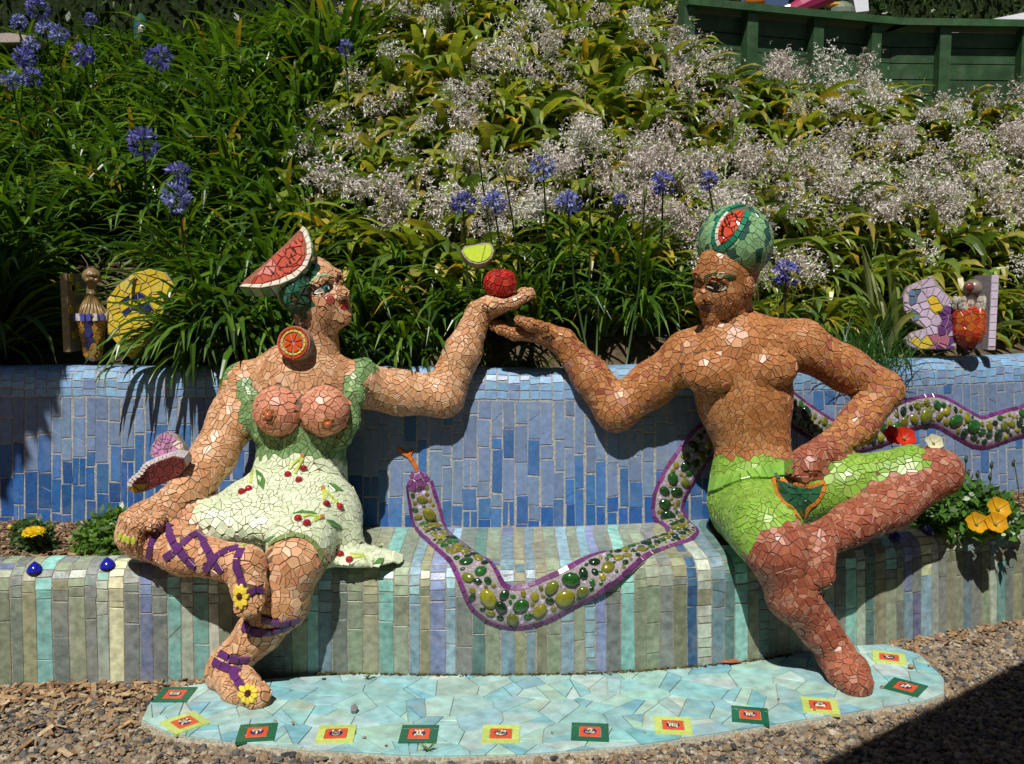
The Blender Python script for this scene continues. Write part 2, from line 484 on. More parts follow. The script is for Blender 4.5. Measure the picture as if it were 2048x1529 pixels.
def shard_skin(s, V, Q, spacing, colour, split=.5, gap=.0008, tilt=.03, keep=None):
    """broken tiles over the whole surface: flat shards, each lying on its own tangent plane
    spacing(tag,P)->metres, colour(tag,P,n)->colour or None"""
    _, area = sample_surface(V, Q, 4)
    P, _ = sample_surface(V, Q, int(area / .018 ** 2 * 3.2))
    P = s.snap(P, 1); T = s.tags(P)
    if keep is not None:
        m = keep(P); P = P[m]; T = [t for t, q in zip(T, m) if q]
    cell = .06; grid = {}; S = []; ST = []; SP = []
    for p, t in zip(P, T):
        sp = spacing(t, p) * R.uniform(.48, 1.0); key = tuple((p // cell).astype(int)); ok = True
        for i in (-1, 0, 1):
            for j in (-1, 0, 1):
                for k in (-1, 0, 1):
                    for q in grid.get((key[0] + i, key[1] + j, key[2] + k), ()):
                        dd = S[q] - p
                        if dd @ dd < (min(sp, SP[q])) ** 2: ok = False; break
                    if not ok: break
                if not ok: break
            if not ok: break
        if ok:
            grid.setdefault(key, []).append(len(S)); S.append(p); ST.append(t); SP.append(sp)
    S = np.array(S); G = s.grad(S)
    kd = kdtree.KDTree(len(S))
    for i, p in enumerate(S): kd.insert(p, i)
    kd.balance()
    tiles = []
    for i in range(len(S)):
        n = G[i]; sp = spacing(ST[i], S[i])
        cl = colour(ST[i], S[i], n)
        if cl is None: continue
        u, v, _ = frame_from(n)
        b = 1.15 * sp
        poly = [(b * math.cos(w), b * math.sin(w)) for w in np.linspace(0, 2 * math.pi, 9)[:-1]]
        for co, j, dist in kd.find_n(S[i], 20):
            if j == i or G[j] @ n < .1: continue
            d = S[j] - S[i]; x, y = d @ u, d @ v; l = math.hypot(x, y)
            if l < 1e-5: continue
            poly = clip_poly(poly, x / l, y / l, l / 2)
            if len(poly) < 3: break
        if len(poly) < 3: continue
        for q in split_poly(poly, split, (.55 * sp) ** 2):
            q = inset(q, gap * R.uniform(.6, 1.5))
            if len(q) < 3 or abs(parea(q)) < (.16 * sp) ** 2: continue
            n2 = unit(n + tilt * (u * R.gauss(0, 1) + v * R.gauss(0, 1)))
            c = centroid(q)
            base = S[i] + u * c[0] + v * c[1]
            tiles.append([[p[0] for p in q], [p[1] for p in q], base, n2, S[i], u, v, c, colour(ST[i], S[i], n)])
    # seat each shard on the surface under its own centre
    B = s.snap(np.array([t[2] for t in tiles]), 3); N = s.grad(B)
    out = []
    for k, t in enumerate(tiles):
        n = unit(N[k] + tilt * np.array([R.gauss(0, 1) for _ in range(3)]))
        u = unit(t[5] - n * (t[5] @ n)); v = cross3(n, u)
        ring = [B[k] + u * (x - t[7][0]) + v * (y - t[7][1]) for x, y in zip(t[0], t[1])]
        out.append((np.array(ring), n, t[8]))
    return out
def strip_tiles(s, pts, width, step, col, var=.12, lift=.003, gap=.0016, grout=None):
    """a row of cut tiles laid along a line of photo pixels on a body"""
    pts = np.asarray(pts, float)
    seg = np.linalg.norm(np.diff(pts, axis=0), axis=1); L = np.concatenate([[0], np.cumsum(seg)])
    n = max(2, int(L[-1] / step) + 1); tt = np.linspace(0, L[-1], n)
    px = np.stack([np.interp(tt, L, pts[:, 0]), np.interp(tt, L, pts[:, 1])], axis=1)
    P, ok = s.tpx(px); N = s.grad(P)
    out = []
    tg = np.gradient(P, axis=0)
    sd = np.cross(N, tg); sd /= np.linalg.norm(sd, axis=1)[:, None] + 1e-9
    for i in range(n - 1):
        if not (ok[i] and ok[i + 1]) or np.linalg.norm(P[i + 1] - P[i]) > .12: continue
        a, b = P[i], P[i + 1]; e = unit(b - a) * gap / 2; w = width / 2 * R.uniform(.92, 1.05)
        ring = s.snap(np.array([a + e - sd[i] * w, b - e - sd[i + 1] * w, b - e + sd[i + 1] * w, a + e + sd[i] * w]), 1)
        out.append((ring, unit(N[i] + N[i + 1]), jit(col, var), lift))
    return out
def patch_tile(s, pts, col, lift=.004):
    P, ok = s.tpx(pts)
    if not ok.all(): P = P[ok]
    if len(P) < 3: return []
    n = unit(s.grad(P).mean(axis=0))
    return [(P, n, np.asarray(col, float), lift)]
# ------------------------------------------------------------------ plan curves
class Plan:
    def __init__(s, pts):
        p = np.asarray(pts, float); d = []
        q = np.vstack([2 * p[0] - p[1], p, 2 * p[-1] - p[-2]])
        for i in range(1, len(q) - 2):
            for t in np.linspace(0, 1, 30, endpoint=False):
                d.append(.5 * (2 * q[i] + (q[i + 1] - q[i - 1]) * t + (2 * q[i - 1] - 5 * q[i] + 4 * q[i + 1] - q[i + 2]) * t ** 2
                               + (3 * q[i] - q[i - 1] - 3 * q[i + 1] + q[i + 2]) * t ** 3))
        d.append(p[-1]); s.d = np.array(d)
        s.u = np.concatenate([[0], np.cumsum(np.linalg.norm(np.diff(s.d, axis=0), axis=1))]); s.L = s.u[-1]
        t = np.gradient(s.d, axis=0); s.t = t / np.linalg.norm(t, axis=1)[:, None]
    def pos(s, u): return np.array([np.interp(u, s.u, s.d[:, 0]), np.interp(u, s.u, s.d[:, 1])])
    def back(s, u):                              # unit vector pointing away from the viewer
        t = np.array([np.interp(u, s.u, s.t[:, 0]), np.interp(u, s.u, s.t[:, 1])]); t /= np.linalg.norm(t)
        return np.array([-t[1], t[0]])
    def ux(s, X): return float(np.interp(X, s.d[:, 0], s.u))
    def yx(s, X): return float(np.interp(X, s.d[:, 0], s.d[:, 1]))
wall_plan = Plan([(-3.6, .66), (-2.1, .60), (-1, .53), (0, .49), (.4, .51), (.8, .585), (1.3, .78), (1.9, 1.02), (2.3, 1.16), (2.8, 1.3), (3.8, 1.5)])
bench_plan = Plan([gp(x, y)[:2] for x, y in ((-420, 1384), (-150, 1379), (0, 1375), (300, 1369), (640, 1363), (900, 1366), (1200, 1362), (1450, 1343),
                                            (1600, 1322), (1700, 1305), (1850, 1277), (2048, 1240), (2250, 1204), (2500, 1168))])
class Prof:
    def __init__(s, pts):
        s.p = np.asarray(pts, float); s.v = np.concatenate([[0], np.cumsum(np.linalg.norm(np.diff(s.p, axis=0), axis=1))]); s.L = s.v[-1]
    def at(s, v): return np.interp(v, s.v, s.p[:, 0]), np.interp(v, s.v, s.p[:, 1])
def arc(c, r0, r1, a0, a1, n=9):
    return [(c[0] + r0 * math.cos(a), c[1] + r1 * math.sin(a)) for a in np.linspace(math.radians(a0), math.radians(a1), n)]
# ground and hill
def fnoise(x, y): return math.sin(x * 1.7 + y * .6) * .5 + math.sin(x * .9 - y * 2.1 + 1.3) * .35 + math.sin(x * 3.1 + y * 2.7 + .5) * .15
def hill(x, y):
    yb = wall_plan.yx(x) + .2
    sl = .60 + .15 * math.exp(-((x - .2) / 1.15) ** 4) + .075 * min(1, max(0, (x - 1.0) / .5))
    z = 1.03 + sl * max(0, y - yb - .1) + .06 * fnoise(x * 1.3, y * 1.3) * min(1, max(0, y - yb))
    return min(z, 2.9 + .48 * min(1, max(0, (x + 1.9) / 1.2)) + .02 * fnoise(x, y))
V, Fc = [], []
gx = [-60, -20, -8, -4, -2, 0, 2, 4, 8, 20, 60]; gy = [-60, -20, -6, -2, 0, 2, 6, 20, 60]
V = [(x, y, 0) for y in gy for x in gx]
Fc = [[j * 11 + i, j * 11 + i + 1, (j + 1) * 11 + i + 1, (j + 1) * 11 + i] for j in range(8) for i in range(10)]
ground = add('ground', V, Fc, 'soil', None, (.26, .2, .135)); ground['kind'] = 'structure'
xs = np.linspace(-7, 7, 71); ts = np.concatenate([np.linspace(.1, 5, 50), [6, 8, 12, 18]])
V = []; 
for t in ts:
    for x in xs:
        y = wall_plan.yx(x) + t; V.append((x, y, hill(x, y)))
n = len(xs)
Fc = [[j * n + i, j * n + i + 1, (j + 1) * n + i + 1, (j + 1) * n + i] for j in range(len(ts) - 1) for i in range(n - 1)]
hillside = add('hillside', V, Fc, 'soil', None, (.1, .075, .045), smooth=True); hillside['kind'] = 'structure'

# ------------------------------------------------------------------ blue garden wall
WALL_PROF = Prof([(0, .30), (.02, .5), (.062, .96)] + arc((.122, 1.0), .06, .075, 176, 92, 9) + [(.22, 1.073), (.30, 1.06)])
def wallP(u, v, lift=0.0):
    b, z = WALL_PROF.at(v); p = wall_plan.pos(u); k = wall_plan.back(u)
    wob = .006 * math.sin(u * 3.1) + .004 * math.sin(u * 7.7 + 1)
    return np.array([p[0] + k[0] * b, p[1] + k[1] * b, z + wob * (z - .3)])
garden_wall = thing('garden_wall', (0, .6, .3), 'curved retaining wall covered in blue mosaic tiles behind the two seated statues', 'wall')
us = np.linspace(0, wall_plan.L, 160); vs = np.concatenate([np.linspace(0, .66, 8), np.linspace(.68, WALL_PROF.L, 14)])
V = [wallP(u, v) for v in vs for u in us]; n = len(us)
Fc = [[j * n + i, j * n + i + 1, (j + 1) * n + i + 1, (j + 1) * n + i] for j in range(len(vs) - 1) for i in range(n - 1)]
wall_core = add('wall_core', V, Fc, 'grout', garden_wall, (.34, .34, .33), smooth=True)
WV, WF = np.array(V), Fc
def quad_tile(Pf, u0, u1, v0, v1, gap, skew=.0):
    g = gap / 2
    c = [(u0 + g, v0 + g), (u1 - g, v0 + g), (u1 - g, v1 - g), (u0 + g, v1 - g)]
    c = [(u + R.uniform(-skew, skew), v + R.uniform(-skew, skew)) for u, v in c]
    ring = np.array([Pf(u, v) for u, v in c])
    n = unit(cross3(ring[1] - ring[0], ring[3] - ring[0]))
    return ring, n
tiles = []
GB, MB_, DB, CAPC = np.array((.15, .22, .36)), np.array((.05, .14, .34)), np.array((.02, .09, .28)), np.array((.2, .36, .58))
u = 0.12
v_cap = .655
while u < wall_plan.L - .1:
    w = R.uniform(.042, .062); X = wall_plan.pos(u)[0]
    v = .05 + R.uniform(0, .1) * 0
    while v < v_cap - .03:
        h = R.uniform(.085, .2) if R.random() > .15 else R.uniform(.04, .07)
        v1 = min(v + h, v_cap)
        if v_cap - v1 < .04: v1 = v_cap
        zz = (v + v1) / 2
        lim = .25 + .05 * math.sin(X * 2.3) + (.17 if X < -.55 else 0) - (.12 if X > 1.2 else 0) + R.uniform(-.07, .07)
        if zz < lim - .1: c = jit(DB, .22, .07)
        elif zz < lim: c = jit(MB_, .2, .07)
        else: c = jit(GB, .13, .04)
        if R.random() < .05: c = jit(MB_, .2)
        du = R.uniform(-.004, .004)
        if w > .05 and R.random() < .08:
            for a, b in ((u, u + w / 2), (u + w / 2, u + w)):
                r_, n_ = quad_tile(wallP, a, b, v, v1, .006, .0018); tiles.append((r_, n_, c))
        elif R.random() < .12:                   # a cracked tile in two pieces
            vm = v + (v1 - v) * R.uniform(.3, .7); k = R.uniform(-.02, .02); g = .003
            q = [[(u + g, v + g), (u + w - g, v + g), (u + w - g, vm + k - .001), (u + g, vm - k - .001)],
                 [(u + g, vm - k + .001), (u + w - g, vm + k + .001), (u + w - g, v1 - g), (u + g, v1 - g)]]
            for qq in q:
                r_ = np.array([wallP(*x) for x in qq]); tiles.append((r_, unit(np.cross(r_[1] - r_[0], r_[3] - r_[0])), c))
        else:
            r_, n_ = quad_tile(wallP, u + du, u + w + du, v, v1, .0065, .0028); tiles.append((r_, n_, c))
        v = v1
    u += w
u = 0.1
while u < wall_plan.L - .1:                       # small pale tiles over the rounded top
    w = R.uniform(.035, .06); v = v_cap + .002
    while v < WALL_PROF.L - .02:
        h = R.uniform(.026, .042); r_, n_ = quad_tile(wallP, u, u + w, v, v + h, .005, .003)
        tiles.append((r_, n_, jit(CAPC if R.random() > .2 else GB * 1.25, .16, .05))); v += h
    u += w
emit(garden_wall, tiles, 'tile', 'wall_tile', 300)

# ------------------------------------------------------------------ striped mosaic bench
uS0, uS1 = bench_plan.ux(gp(585, 1363)[0]), bench_plan.ux(gp(1470, 1341)[0])
def bench_prof(u):
    seat = uS0 < u < uS1
    p = [(0, -.02), (.018, .33)] + arc((.098, .345), .08, .077, 172, 94, 9)
    if seat:
        q = bench_plan.pos(u); dpt = wall_plan.yx(q[0]) - q[1]
        p += [(.25, .426), (dpt + .03, .436)]
    else: p += [(.15, .423), (.175, .412), (.19, .34)]
    return Prof(p)
def benchP(u, v):
    pf = bench_prof(u); b, z = pf.at(v); p = bench_plan.pos(u); k = bench_plan.back(u)
    if uS0 < u < uS1 and b > .2: k = k * (1 - min(1, (b - .2) / .3)) + np.array([0, 1.0]) * min(1, (b - .2) / .3)
    z += .006 * math.sin(u * 2.3) * min(1, z / .3)
    return np.array([p[0] + k[0] * b, p[1] + k[1] * b, z])
bench = thing('mosaic_bench', (0, .2, 0), 'long curved bench with vertical strips of green, grey and aqua mosaic tiles', 'bench')
mb_parts = []
for a, b in ((0, uS0 - 1e-4), (uS0 + 1e-4, uS1 - 1e-4), (uS1 + 1e-4, bench_plan.L)):
    us = np.linspace(a, b, max(8, int((b - a) / .05))); pf = bench_prof((a + b) / 2)
    V = []
    for u in us:
        pf = bench_prof(u)
        for v in np.concatenate([[0, .12, .24, .34], np.linspace(.36, .48, 10), [.5], np.linspace(.52, pf.L, 6)]):
            V.append(benchP(u, v))
    n = 21
    Fc = [[i * n + j, (i + 1) * n + j, (i + 1) * n + j + 1, i * n + j + 1] for i in range(len(us) - 1) for j in range(n - 1)]
    Fc += [[i for i in range(n)], [(len(us) - 1) * n + i for i in range(n)][::-1]]
    mb_parts.append((np.array(V), Fc))
BV = MB()
for V, Fc in mb_parts: BV.put(V, Fc, (.3, .28, .24))
BENCH_V, BENCH_F = np.concatenate(BV.v), list(BV.f)
bench_core = BV.out('bench_core', 'grout', bench, smooth=False)
SAGE, SLATE, TEAL, AQUA, CREAM, LAV, NAVY, SKYB, OLIVE = [np.array(c) for c in ((.24, .29, .2), (.19, .22, .2), (.1, .19, .17), (.24, .5, .45), (.62, .63, .4), (.2, .25, .42),
                                                          (.04, .1, .2), (.26, .42, .5), (.27, .28, .18))]
PALE = np.array((.42, .48, .40))
PAL = [PALE, PALE * .9, SKYB * .85, SAGE, SAGE, SAGE, SLATE, SLATE, SLATE, OLIVE, TEAL, SAGE * .8, SLATE * .8, SAGE * .9, SLATE * .9, OLIVE * .95, AQUA * .75, LAV * .8, SKYB * .6, SAGE * 1.15, OLIVE * .85, SLATE * 1.1]
tiles = []; u = .1; last = None
SPECIAL = {230: CREAM * .9, 85: AQUA, 340: AQUA, 640: AQUA, 870: LAV, 900: SKYB, 1210: LAV, 1245: AQUA, 1400: NAVY, 1480: AQUA, 1700: AQUA, 1790: AQUA, 1868: CREAM, 1830: LAV}
done = set()
while u < bench_plan.L - .1:
    w = R.uniform(.036, .058); x, _, _ = proj(benchP(u + w / 2, .2))
    c = None
    for k, cc in SPECIAL.items():
        if k not in done and abs(x - k) < 17: c = cc; done.add(k)
    if c is None:
        c = last
        while c is last: c = R.choice(PAL)
    last = c
    pf = bench_prof(u + w / 2); seat = uS0 < u < uS1
    if seat and u + w > uS1: w = uS1 - u
    if not seat and u < uS0 < u + w: w = uS0 - u
    if w < .012: u += w + 1e-3; continue
    brk = R.random() < .1
    v = .022; vb = []
    while v < .30: vb.append(v); v += R.uniform(.13, .34) if not brk else R.uniform(.025, .06)
    if .335 - vb[-1] < .03: vb.pop()
    v = .338 + R.uniform(-.03, .02)
    edge = .50 if seat else pf.L - .045
    while v < edge: vb.append(v); v += R.uniform(.028, .045)
    if seat:
        v = edge
        while v < pf.L - .04: vb.append(v); v += R.uniform(.16, .34)
    vb.append(pf.L - (.035 if seat else .06))
    vb = sorted(vb)
    wt = w * R.uniform(.9, 1.0)
    for a, b in zip(vb[:-1], vb[1:]):
        if b - a < .014: continue
        r_, n_ = quad_tile(benchP, u, u + w, a, b, .004, .0024)
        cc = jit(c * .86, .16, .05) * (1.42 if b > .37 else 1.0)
        if R.random() < .06: cc = jit(R.choice(PAL), .1)
        if a < .3 and b - a > .09 and R.random() < .08:     # cracked on the slant
            t = R.uniform(.3, .7); p0 = r_[0] * (1 - t) + r_[3] * t; t = R.uniform(.3, .7); p1 = r_[1] * (1 - t) + r_[2] * t
            g = unit(r_[3] - r_[0]) * .0015
            tiles += [(np.array([r_[0], r_[1], p1 - g, p0 - g]), n_, cc), (np.array([p0 + g, p1 + g, r_[2], r_[3]]), n_, cc)]
        else: tiles.append((r_, n_, cc))
    u += w
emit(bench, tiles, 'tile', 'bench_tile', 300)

# ------------------------------------------------------------------ paving apron with its shards and sign plaques
apron_px = [(283, 1440), (300, 1406), (340, 1378), (420, 1366), (640, 1364), (900, 1367), (1200, 1364), (1470, 1341), (1640, 1316), (1772, 1289), (1840, 1310), (1888, 1358), (1888, 1388),
            (1850, 1402), (1640, 1434), (1400, 1472), (1250, 1494), (1050, 1509), (850, 1513), (640, 1501), (480, 1486), (340, 1468)]
apron_xy = [tuple(gp(x, y, .028)[:2]) for x, y in apron_px]
hull = sorted(set(apron_xy))
def half(pts):
    h = []
    for p in pts:
        while len(h) > 1 and (h[-1][0] - h[-2][0]) * (p[1] - h[-2][1]) - (h[-1][1] - h[-2][1]) * (p[0] - h[-2][0]) <= 0: h.pop()
        h.append(p)
    return h
lo_, up_ = half(hull), half(hull[::-1])
apron_xy = lo_[:-1] + up_[:-1]                     # counter-clockwise
n = len(apron_xy)
V = [(x, y, .024) for x, y in apron_xy] + [(x * 1.004, y - .006, -.02) for x, y in apron_xy]
Fc = [list(range(n))] + [[n + i, n + (i + 1) % n, (i + 1) % n, i] for i in range(n)]
apron = add('pavement', V, Fc, 'grout', None, (.45, .42, .33)); apron['kind'] = 'structure'
plaq = [(350, 1391, 0, 'aquarius', 'g'), (370, 1447, 45, 'pisces', 'l'), (514, 1467, -8, 'aries', 'g'), (672, 1470, -4, 'taurus', 'l'), (838, 1470, 0, 'gemini', 'g'), (1002, 1470, 2, 'cancer', 'l'),
        (1180, 1466, 5, 'leo', 'g'), (1346, 1453, 6, 'virgo', 'l'), (1500, 1432, 12, 'scorpio', 'g'), (1640, 1413, 12, 'libra', 'l'), (1811, 1376, 40, 'sagittarius', 'g'), (1778, 1317, 20, 'capricorn', 'l')]
def near_plaque(x, y, r):
    return any((x - p[0]) ** 2 + (y - p[1]) ** 2 < r * r for p in plaq_xy)
plaq_xy = [gp(p[0], p[1], .03)[:2] for p in plaq]
tiles = []
AQ = [np.array(c) * .86 for c in ((.27, .54, .58), (.31, .56, .58), (.35, .58, .56), (.42, .62, .60), (.22, .48, .55), (.38, .58, .5), (.5, .66, .63))]
for q in cells2d(apron_xy, .135, split=.75, jitter=.45):
    for q2 in split_poly(q, .35, .003):
        q3 = inset(q2, .0014)
        if len(q3) < 3 or abs(parea(q3)) < .0002: continue
        ring = np.array([(x, y, .0275) for x, y in q3]); tiles.append((ring, (R.gauss(0, .008), R.gauss(0, .008), 1), jit(R.choice(AQ), .1, .05)))
emit(apron, tiles, 'tile', 'mat_tile', 300, top=.003, bot=-.006, bev=.0012)
GLY = {  # strokes of the twelve signs on a -1..1 square
    'aries': [[(0, -.9), (0, .1), (-.25, .7), (-.6, .8), (-.8, .4), (-.65, .05)], [(0, .1), (.25, .7), (.6, .8), (.8, .4), (.65, .05)]],
    'taurus': [[(.55 * math.cos(a), -.3 + .55 * math.sin(a)) for a in np.linspace(0, 6.28, 14)], [(-.7, .9), (-.45, .45), (0, .25), (.45, .45), (.7, .9)]],
    'gemini': [[(-.7, .85), (.7, .85)], [(-.7, -.85), (.7, -.85)], [(-.3, -.85), (-.3, .85)], [(.3, -.85), (.3, .85)]],
    'cancer': [[(-.45 + .25 * math.cos(a), .25 + .25 * math.sin(a)) for a in np.linspace(0, 6.28, 10)], [(.45 + .25 * math.cos(a), -.25 + .25 * math.sin(a)) for a in np.linspace(0, 6.28, 10)],
               [(-.65, .4), (-.2, .8), (.4, .75), (.85, .45)], [(.65, -.4), (.2, -.8), (-.4, -.75), (-.85, -.45)]],
    'leo': [[(-.45 + .28 * math.cos(a), -.3 + .28 * math.sin(a)) for a in np.linspace(0, 6.28, 10)], [(-.25, -.1), (-.5, .5), (-.1, .9), (.4, .6), (.3, .1), (.1, -.5), (.35, -.85), (.75, -.6)]],
    'virgo': [[(-.85, .7), (-.65, .5), (-.65, -.7)], [(-.65, .4), (-.35, .75), (-.15, .5), (-.15, -.7)], [(-.15, .4), (.15, .75), (.35, .5), (.35, -.5), (.7, -.9)], [(.35, .3), (.7, .5), (.75, .1), (.2, -.75)]],
    'scorpio': [[(-.85, .7), (-.65, .5), (-.65, -.7)], [(-.65, .4), (-.35, .75), (-.15, .5), (-.15, -.7)], [(-.15, .4), (.15, .75), (.35, .5), (.35, -.5), (.6, -.75), (.85, -.45)]],
    'libra': [[(-.85, -.75), (.85, -.75)], [(-.85, -.3), (-.35, -.3), (-.5, .2), (-.3, .7), (0, .85), (.3, .7), (.5, .2), (.35, -.3), (.85, -.3)]],
    'sagittarius': [[(-.75, -.75), (.75, .75)], [(.1, .8), (.75, .75), (.8, .1)], [(-.6, .1), (.1, -.6)]],
    'capricorn': [[(-.8, .7), (-.55, .55), (-.5, -.4)], [(-.5, .3), (-.15, .75), (.05, .4), (.05, -.5), (-.2, -.85)], [(.35 + .3 * math.cos(a), -.2 + .3 * math.sin(a)) for a in np.linspace(3.3, 9.4, 12)]],
    'aquarius': [[(-.85, .15), (-.5, .5), (-.3, .15), (0, .5), (.25, .15), (.55, .5), (.8, .15)], [(-.85, -.45), (-.5, -.1), (-.3, -.45), (0, -.1), (.25, -.45), (.55, -.1), (.8, -.45)]],
    'pisces': [[(-.7, .85), (-.35, .4), (-.3, 0), (-.35, -.4), (-.7, -.85)], [(.7, .85), (.35, .4), (.3, 0), (.35, -.4), (.7, -.85)], [(-.6, 0), (.6, 0)]]}
def flat_strip(pts, w, z):
    mb = MB(); pts = np.asarray(pts, float)
    for a, b in zip(pts[:-1], pts[1:]):
        d = b - a; l = np.linalg.norm(d)
        if l < 1e-6: continue
        e = d / l; s_ = np.array([-e[1], e[0]]) * w / 2; a2 = a - e * w * .35; b2 = b + e * w * .35
        q = [a2 - s_, b2 - s_, b2 + s_, a2 + s_]
        mb.put([(x, y, z + .0012) for x, y in q] + [(x, y, z - .002) for x, y in q], [[0, 1, 2, 3], [4, 5, 1, 0], [5, 6, 2, 1], [6, 7, 3, 2], [7, 4, 0, 3]], (.85, .8, .6))
    return mb
for (px, py, ang, gname, kind), c in zip(plaq, plaq_xy):
    a = math.radians(-ang); ex = np.array([math.cos(a), math.sin(a)]); ey = np.array([-ex[1], ex[0]])
    q = thing('zodiac_plaque', (0, 0, 0), None, None); q.parent = apron; q.location = (c[0], c[1], .032)
    W = .058
    bc = (.015, .12, .06) if kind == 'g' else (.5, .6, .16)
    P2 = lambda x, y, z: (c[0] + ex[0] * x + ey[0] * y, c[1] + ex[1] * x + ey[1] * y, z)
    def slab2(name, x0, x1, y0, y1, z0, z1, col, mat='tile'):
        ring = np.array([P2(x0, y0, z0), P2(x1, y0, z0), P2(x1, y1, z0), P2(x0, y1, z0)])
        V, Fc = prism(ring, (0, 0, 1), z1 - z0, -.006, .001); add(name, V, Fc, mat, q, col)
    z0 = .0305
    i = .033; g = .0012
    slab2('border_tile', -W, W, i + g, W, z0, z0 + .004, jit(bc, .1)); slab2('border_tile', -W, W, -W, -i - g, z0, z0 + .004, jit(bc, .1))
    slab2('border_tile', -W, -i - g, -i, i, z0, z0 + .004, jit(bc, .1)); slab2('border_tile', i + g, W, -i, i, z0, z0 + .004, jit(bc, .1))
    slab2('sign_tile', -i, i, -i, i, z0, z0 + .0045, (.62, .09, .03))
    zt = z0 + .0052
    ang_ = np.linspace(0, 2 * math.pi, 17)[:-1]
    ring = np.array([P2(.021 * math.cos(w), .019 * math.sin(w), zt) for w in ang_])
    V, Fc = prism(ring, (0, 0, 1), .0006, -.002, .0002); add('medallion', V, Fc, 'tile', q, (.035, .02, .12))
    mb = MB()
    for st in GLY[gname]:
        pts = [np.array(P2(x * .016, y * .016, 0))[:2] for x, y in st]
        m2 = flat_strip(pts, .0052, zt + .0012)
        for V_, C_ in zip(m2.v, m2.c): pass
        if m2.n: mb.put(np.concatenate(m2.v), m2.f, (.85, .78, .5))
    mb.out('sign_glyph', 'tile', q)
# ------------------------------------------------------------------ green timber retaining fence at the top of the slope
FT = 3.4
fp = [gp(1366, 6, FT), gp(1370, 6, FT), gp(1782, 46, FT), gp(2200, 52, FT)]
fence = thing('timber_fence', (fp[1][0], fp[1][1], 2.6), 'dark green timber retaining fence with boards, posts and cap rail up the slope', 'fence')
GRN = (.026, .07, .026)
for a, b in ((fp[0], fp[2]), (fp[2], fp[3])):
    a = np.array(a); b = np.array(b); d = b - a; L = np.linalg.norm(d); e = d / L; nrm = np.array([e[1], -e[0], 0])
    if nrm[1] > 0: nrm = -nrm
    ang = math.atan2(e[1], e[0]); Rz = np.array([[math.cos(ang), -math.sin(ang), 0], [math.sin(ang), math.cos(ang), 0], [0, 0, 1]])
    for k in range(8):
        z = FT - .07 - .118 * k; m = (a + b) / 2 + nrm * R.uniform(-.004, .004); V, Fc = box((m[0], m[1], z - .055), (L, .03, .111), Rz); add('board', V, Fc, 'paint', fence, jit(GRN, .18))
    m = (a + b) / 2 + nrm * .05; V, Fc = box((m[0], m[1], FT - .027), (L + .06, .19, .05), Rz); add('cap_rail', V, Fc, 'paint', fence, jit(np.array(GRN) * 1.15, .05))
for px in (1300, 1492, 1622, 1736, 1880, 2042):
    a, b = (np.array(fp[0]), np.array(fp[2])) if px < 1782 else (np.array(fp[2]), np.array(fp[3]))
    best = min(np.linspace(0, 1, 200), key=lambda t: abs(proj(a + (b - a) * t)[0] - px)); p = a + (b - a) * best
    e = unit(b - a); nrm = np.array([e[1], -e[0], 0]); nrm = nrm if nrm[1] < 0 else -nrm
    ang = math.atan2(e[1], e[0]); Rz = np.array([[math.cos(ang), -math.sin(ang), 0], [math.sin(ang), math.cos(ang), 0], [0, 0, 1]])
    p = p + nrm * .06; V, Fc = box((p[0], p[1], FT - .055 - .5), (.085, .09, 1.0), Rz); add('post', V, Fc, 'paint', fence, jit(GRN, .1))
# upper terrace behind the fence
V = [(fp[0][0] - .1, fp[0][1] + .03, FT - .12), (fp[2][0], fp[2][1] + .03, FT - .12), (fp[3][0] + 2, fp[3][1] + .03, FT - .12), (9, 20, FT - .12), (fp[0][0] - .1, 20, FT - .12)]
Vb = [(x, y, 2.2) for x, y, z in V]
terrace = add('terrace', V + Vb, [[0, 1, 2, 3, 4], [5, 6, 1, 0], [6, 7, 2, 1], [9, 5, 0, 4]], 'soil', None, (.12, .1, .06)); terrace['kind'] = 'structure'

# ------------------------------------------------------------------ leafy masses (hedge, trees): many small leaves over a volume
def leaf_cloud(n, sampler, size, cols, flat=.5):
    P = np.array([sampler() for _ in range(n)]); nr = rng.normal(size=(n, 3)); nr[:, 1] -= .3; nr[:, 2] = np.abs(nr[:, 2]) + .3; nr /= np.linalg.norm(nr, axis=1)[:, None]
    ref = np.where(np.abs(nr[:, 2:]) < .9, np.array([[0, 0, 1.0]]), np.array([[1.0, 0, 0]])); u = np.cross(ref, nr); u /= np.linalg.norm(u, axis=1)[:, None]; v = np.cross(nr, u)
    a = rng.uniform(0, 6.28, (n, 1)); e = u * np.cos(a) + v * np.sin(a); s_ = np.cross(e, nr); l = size * rng.uniform(.6, 1.3, (n, 1)); w = l * .45
    V = np.stack([P, P + e * l * .5 + s_ * w * .5, P + e * l, P + e * l * .5 - s_ * w * .5], 1).reshape(-1, 3)
    cc = np.repeat(np.array(cols)[rng.integers(0, len(cols), n)] * rng.uniform(.7, 1.3, (n, 1)), 4, axis=0)
    return V, np.arange(4 * n).reshape(-1, 4).tolist(), np.clip(cc, 0, 1)
GREENS = [(.03, .07, .015), (.045, .1, .02), (.02, .045, .012), (.06, .12, .03)]
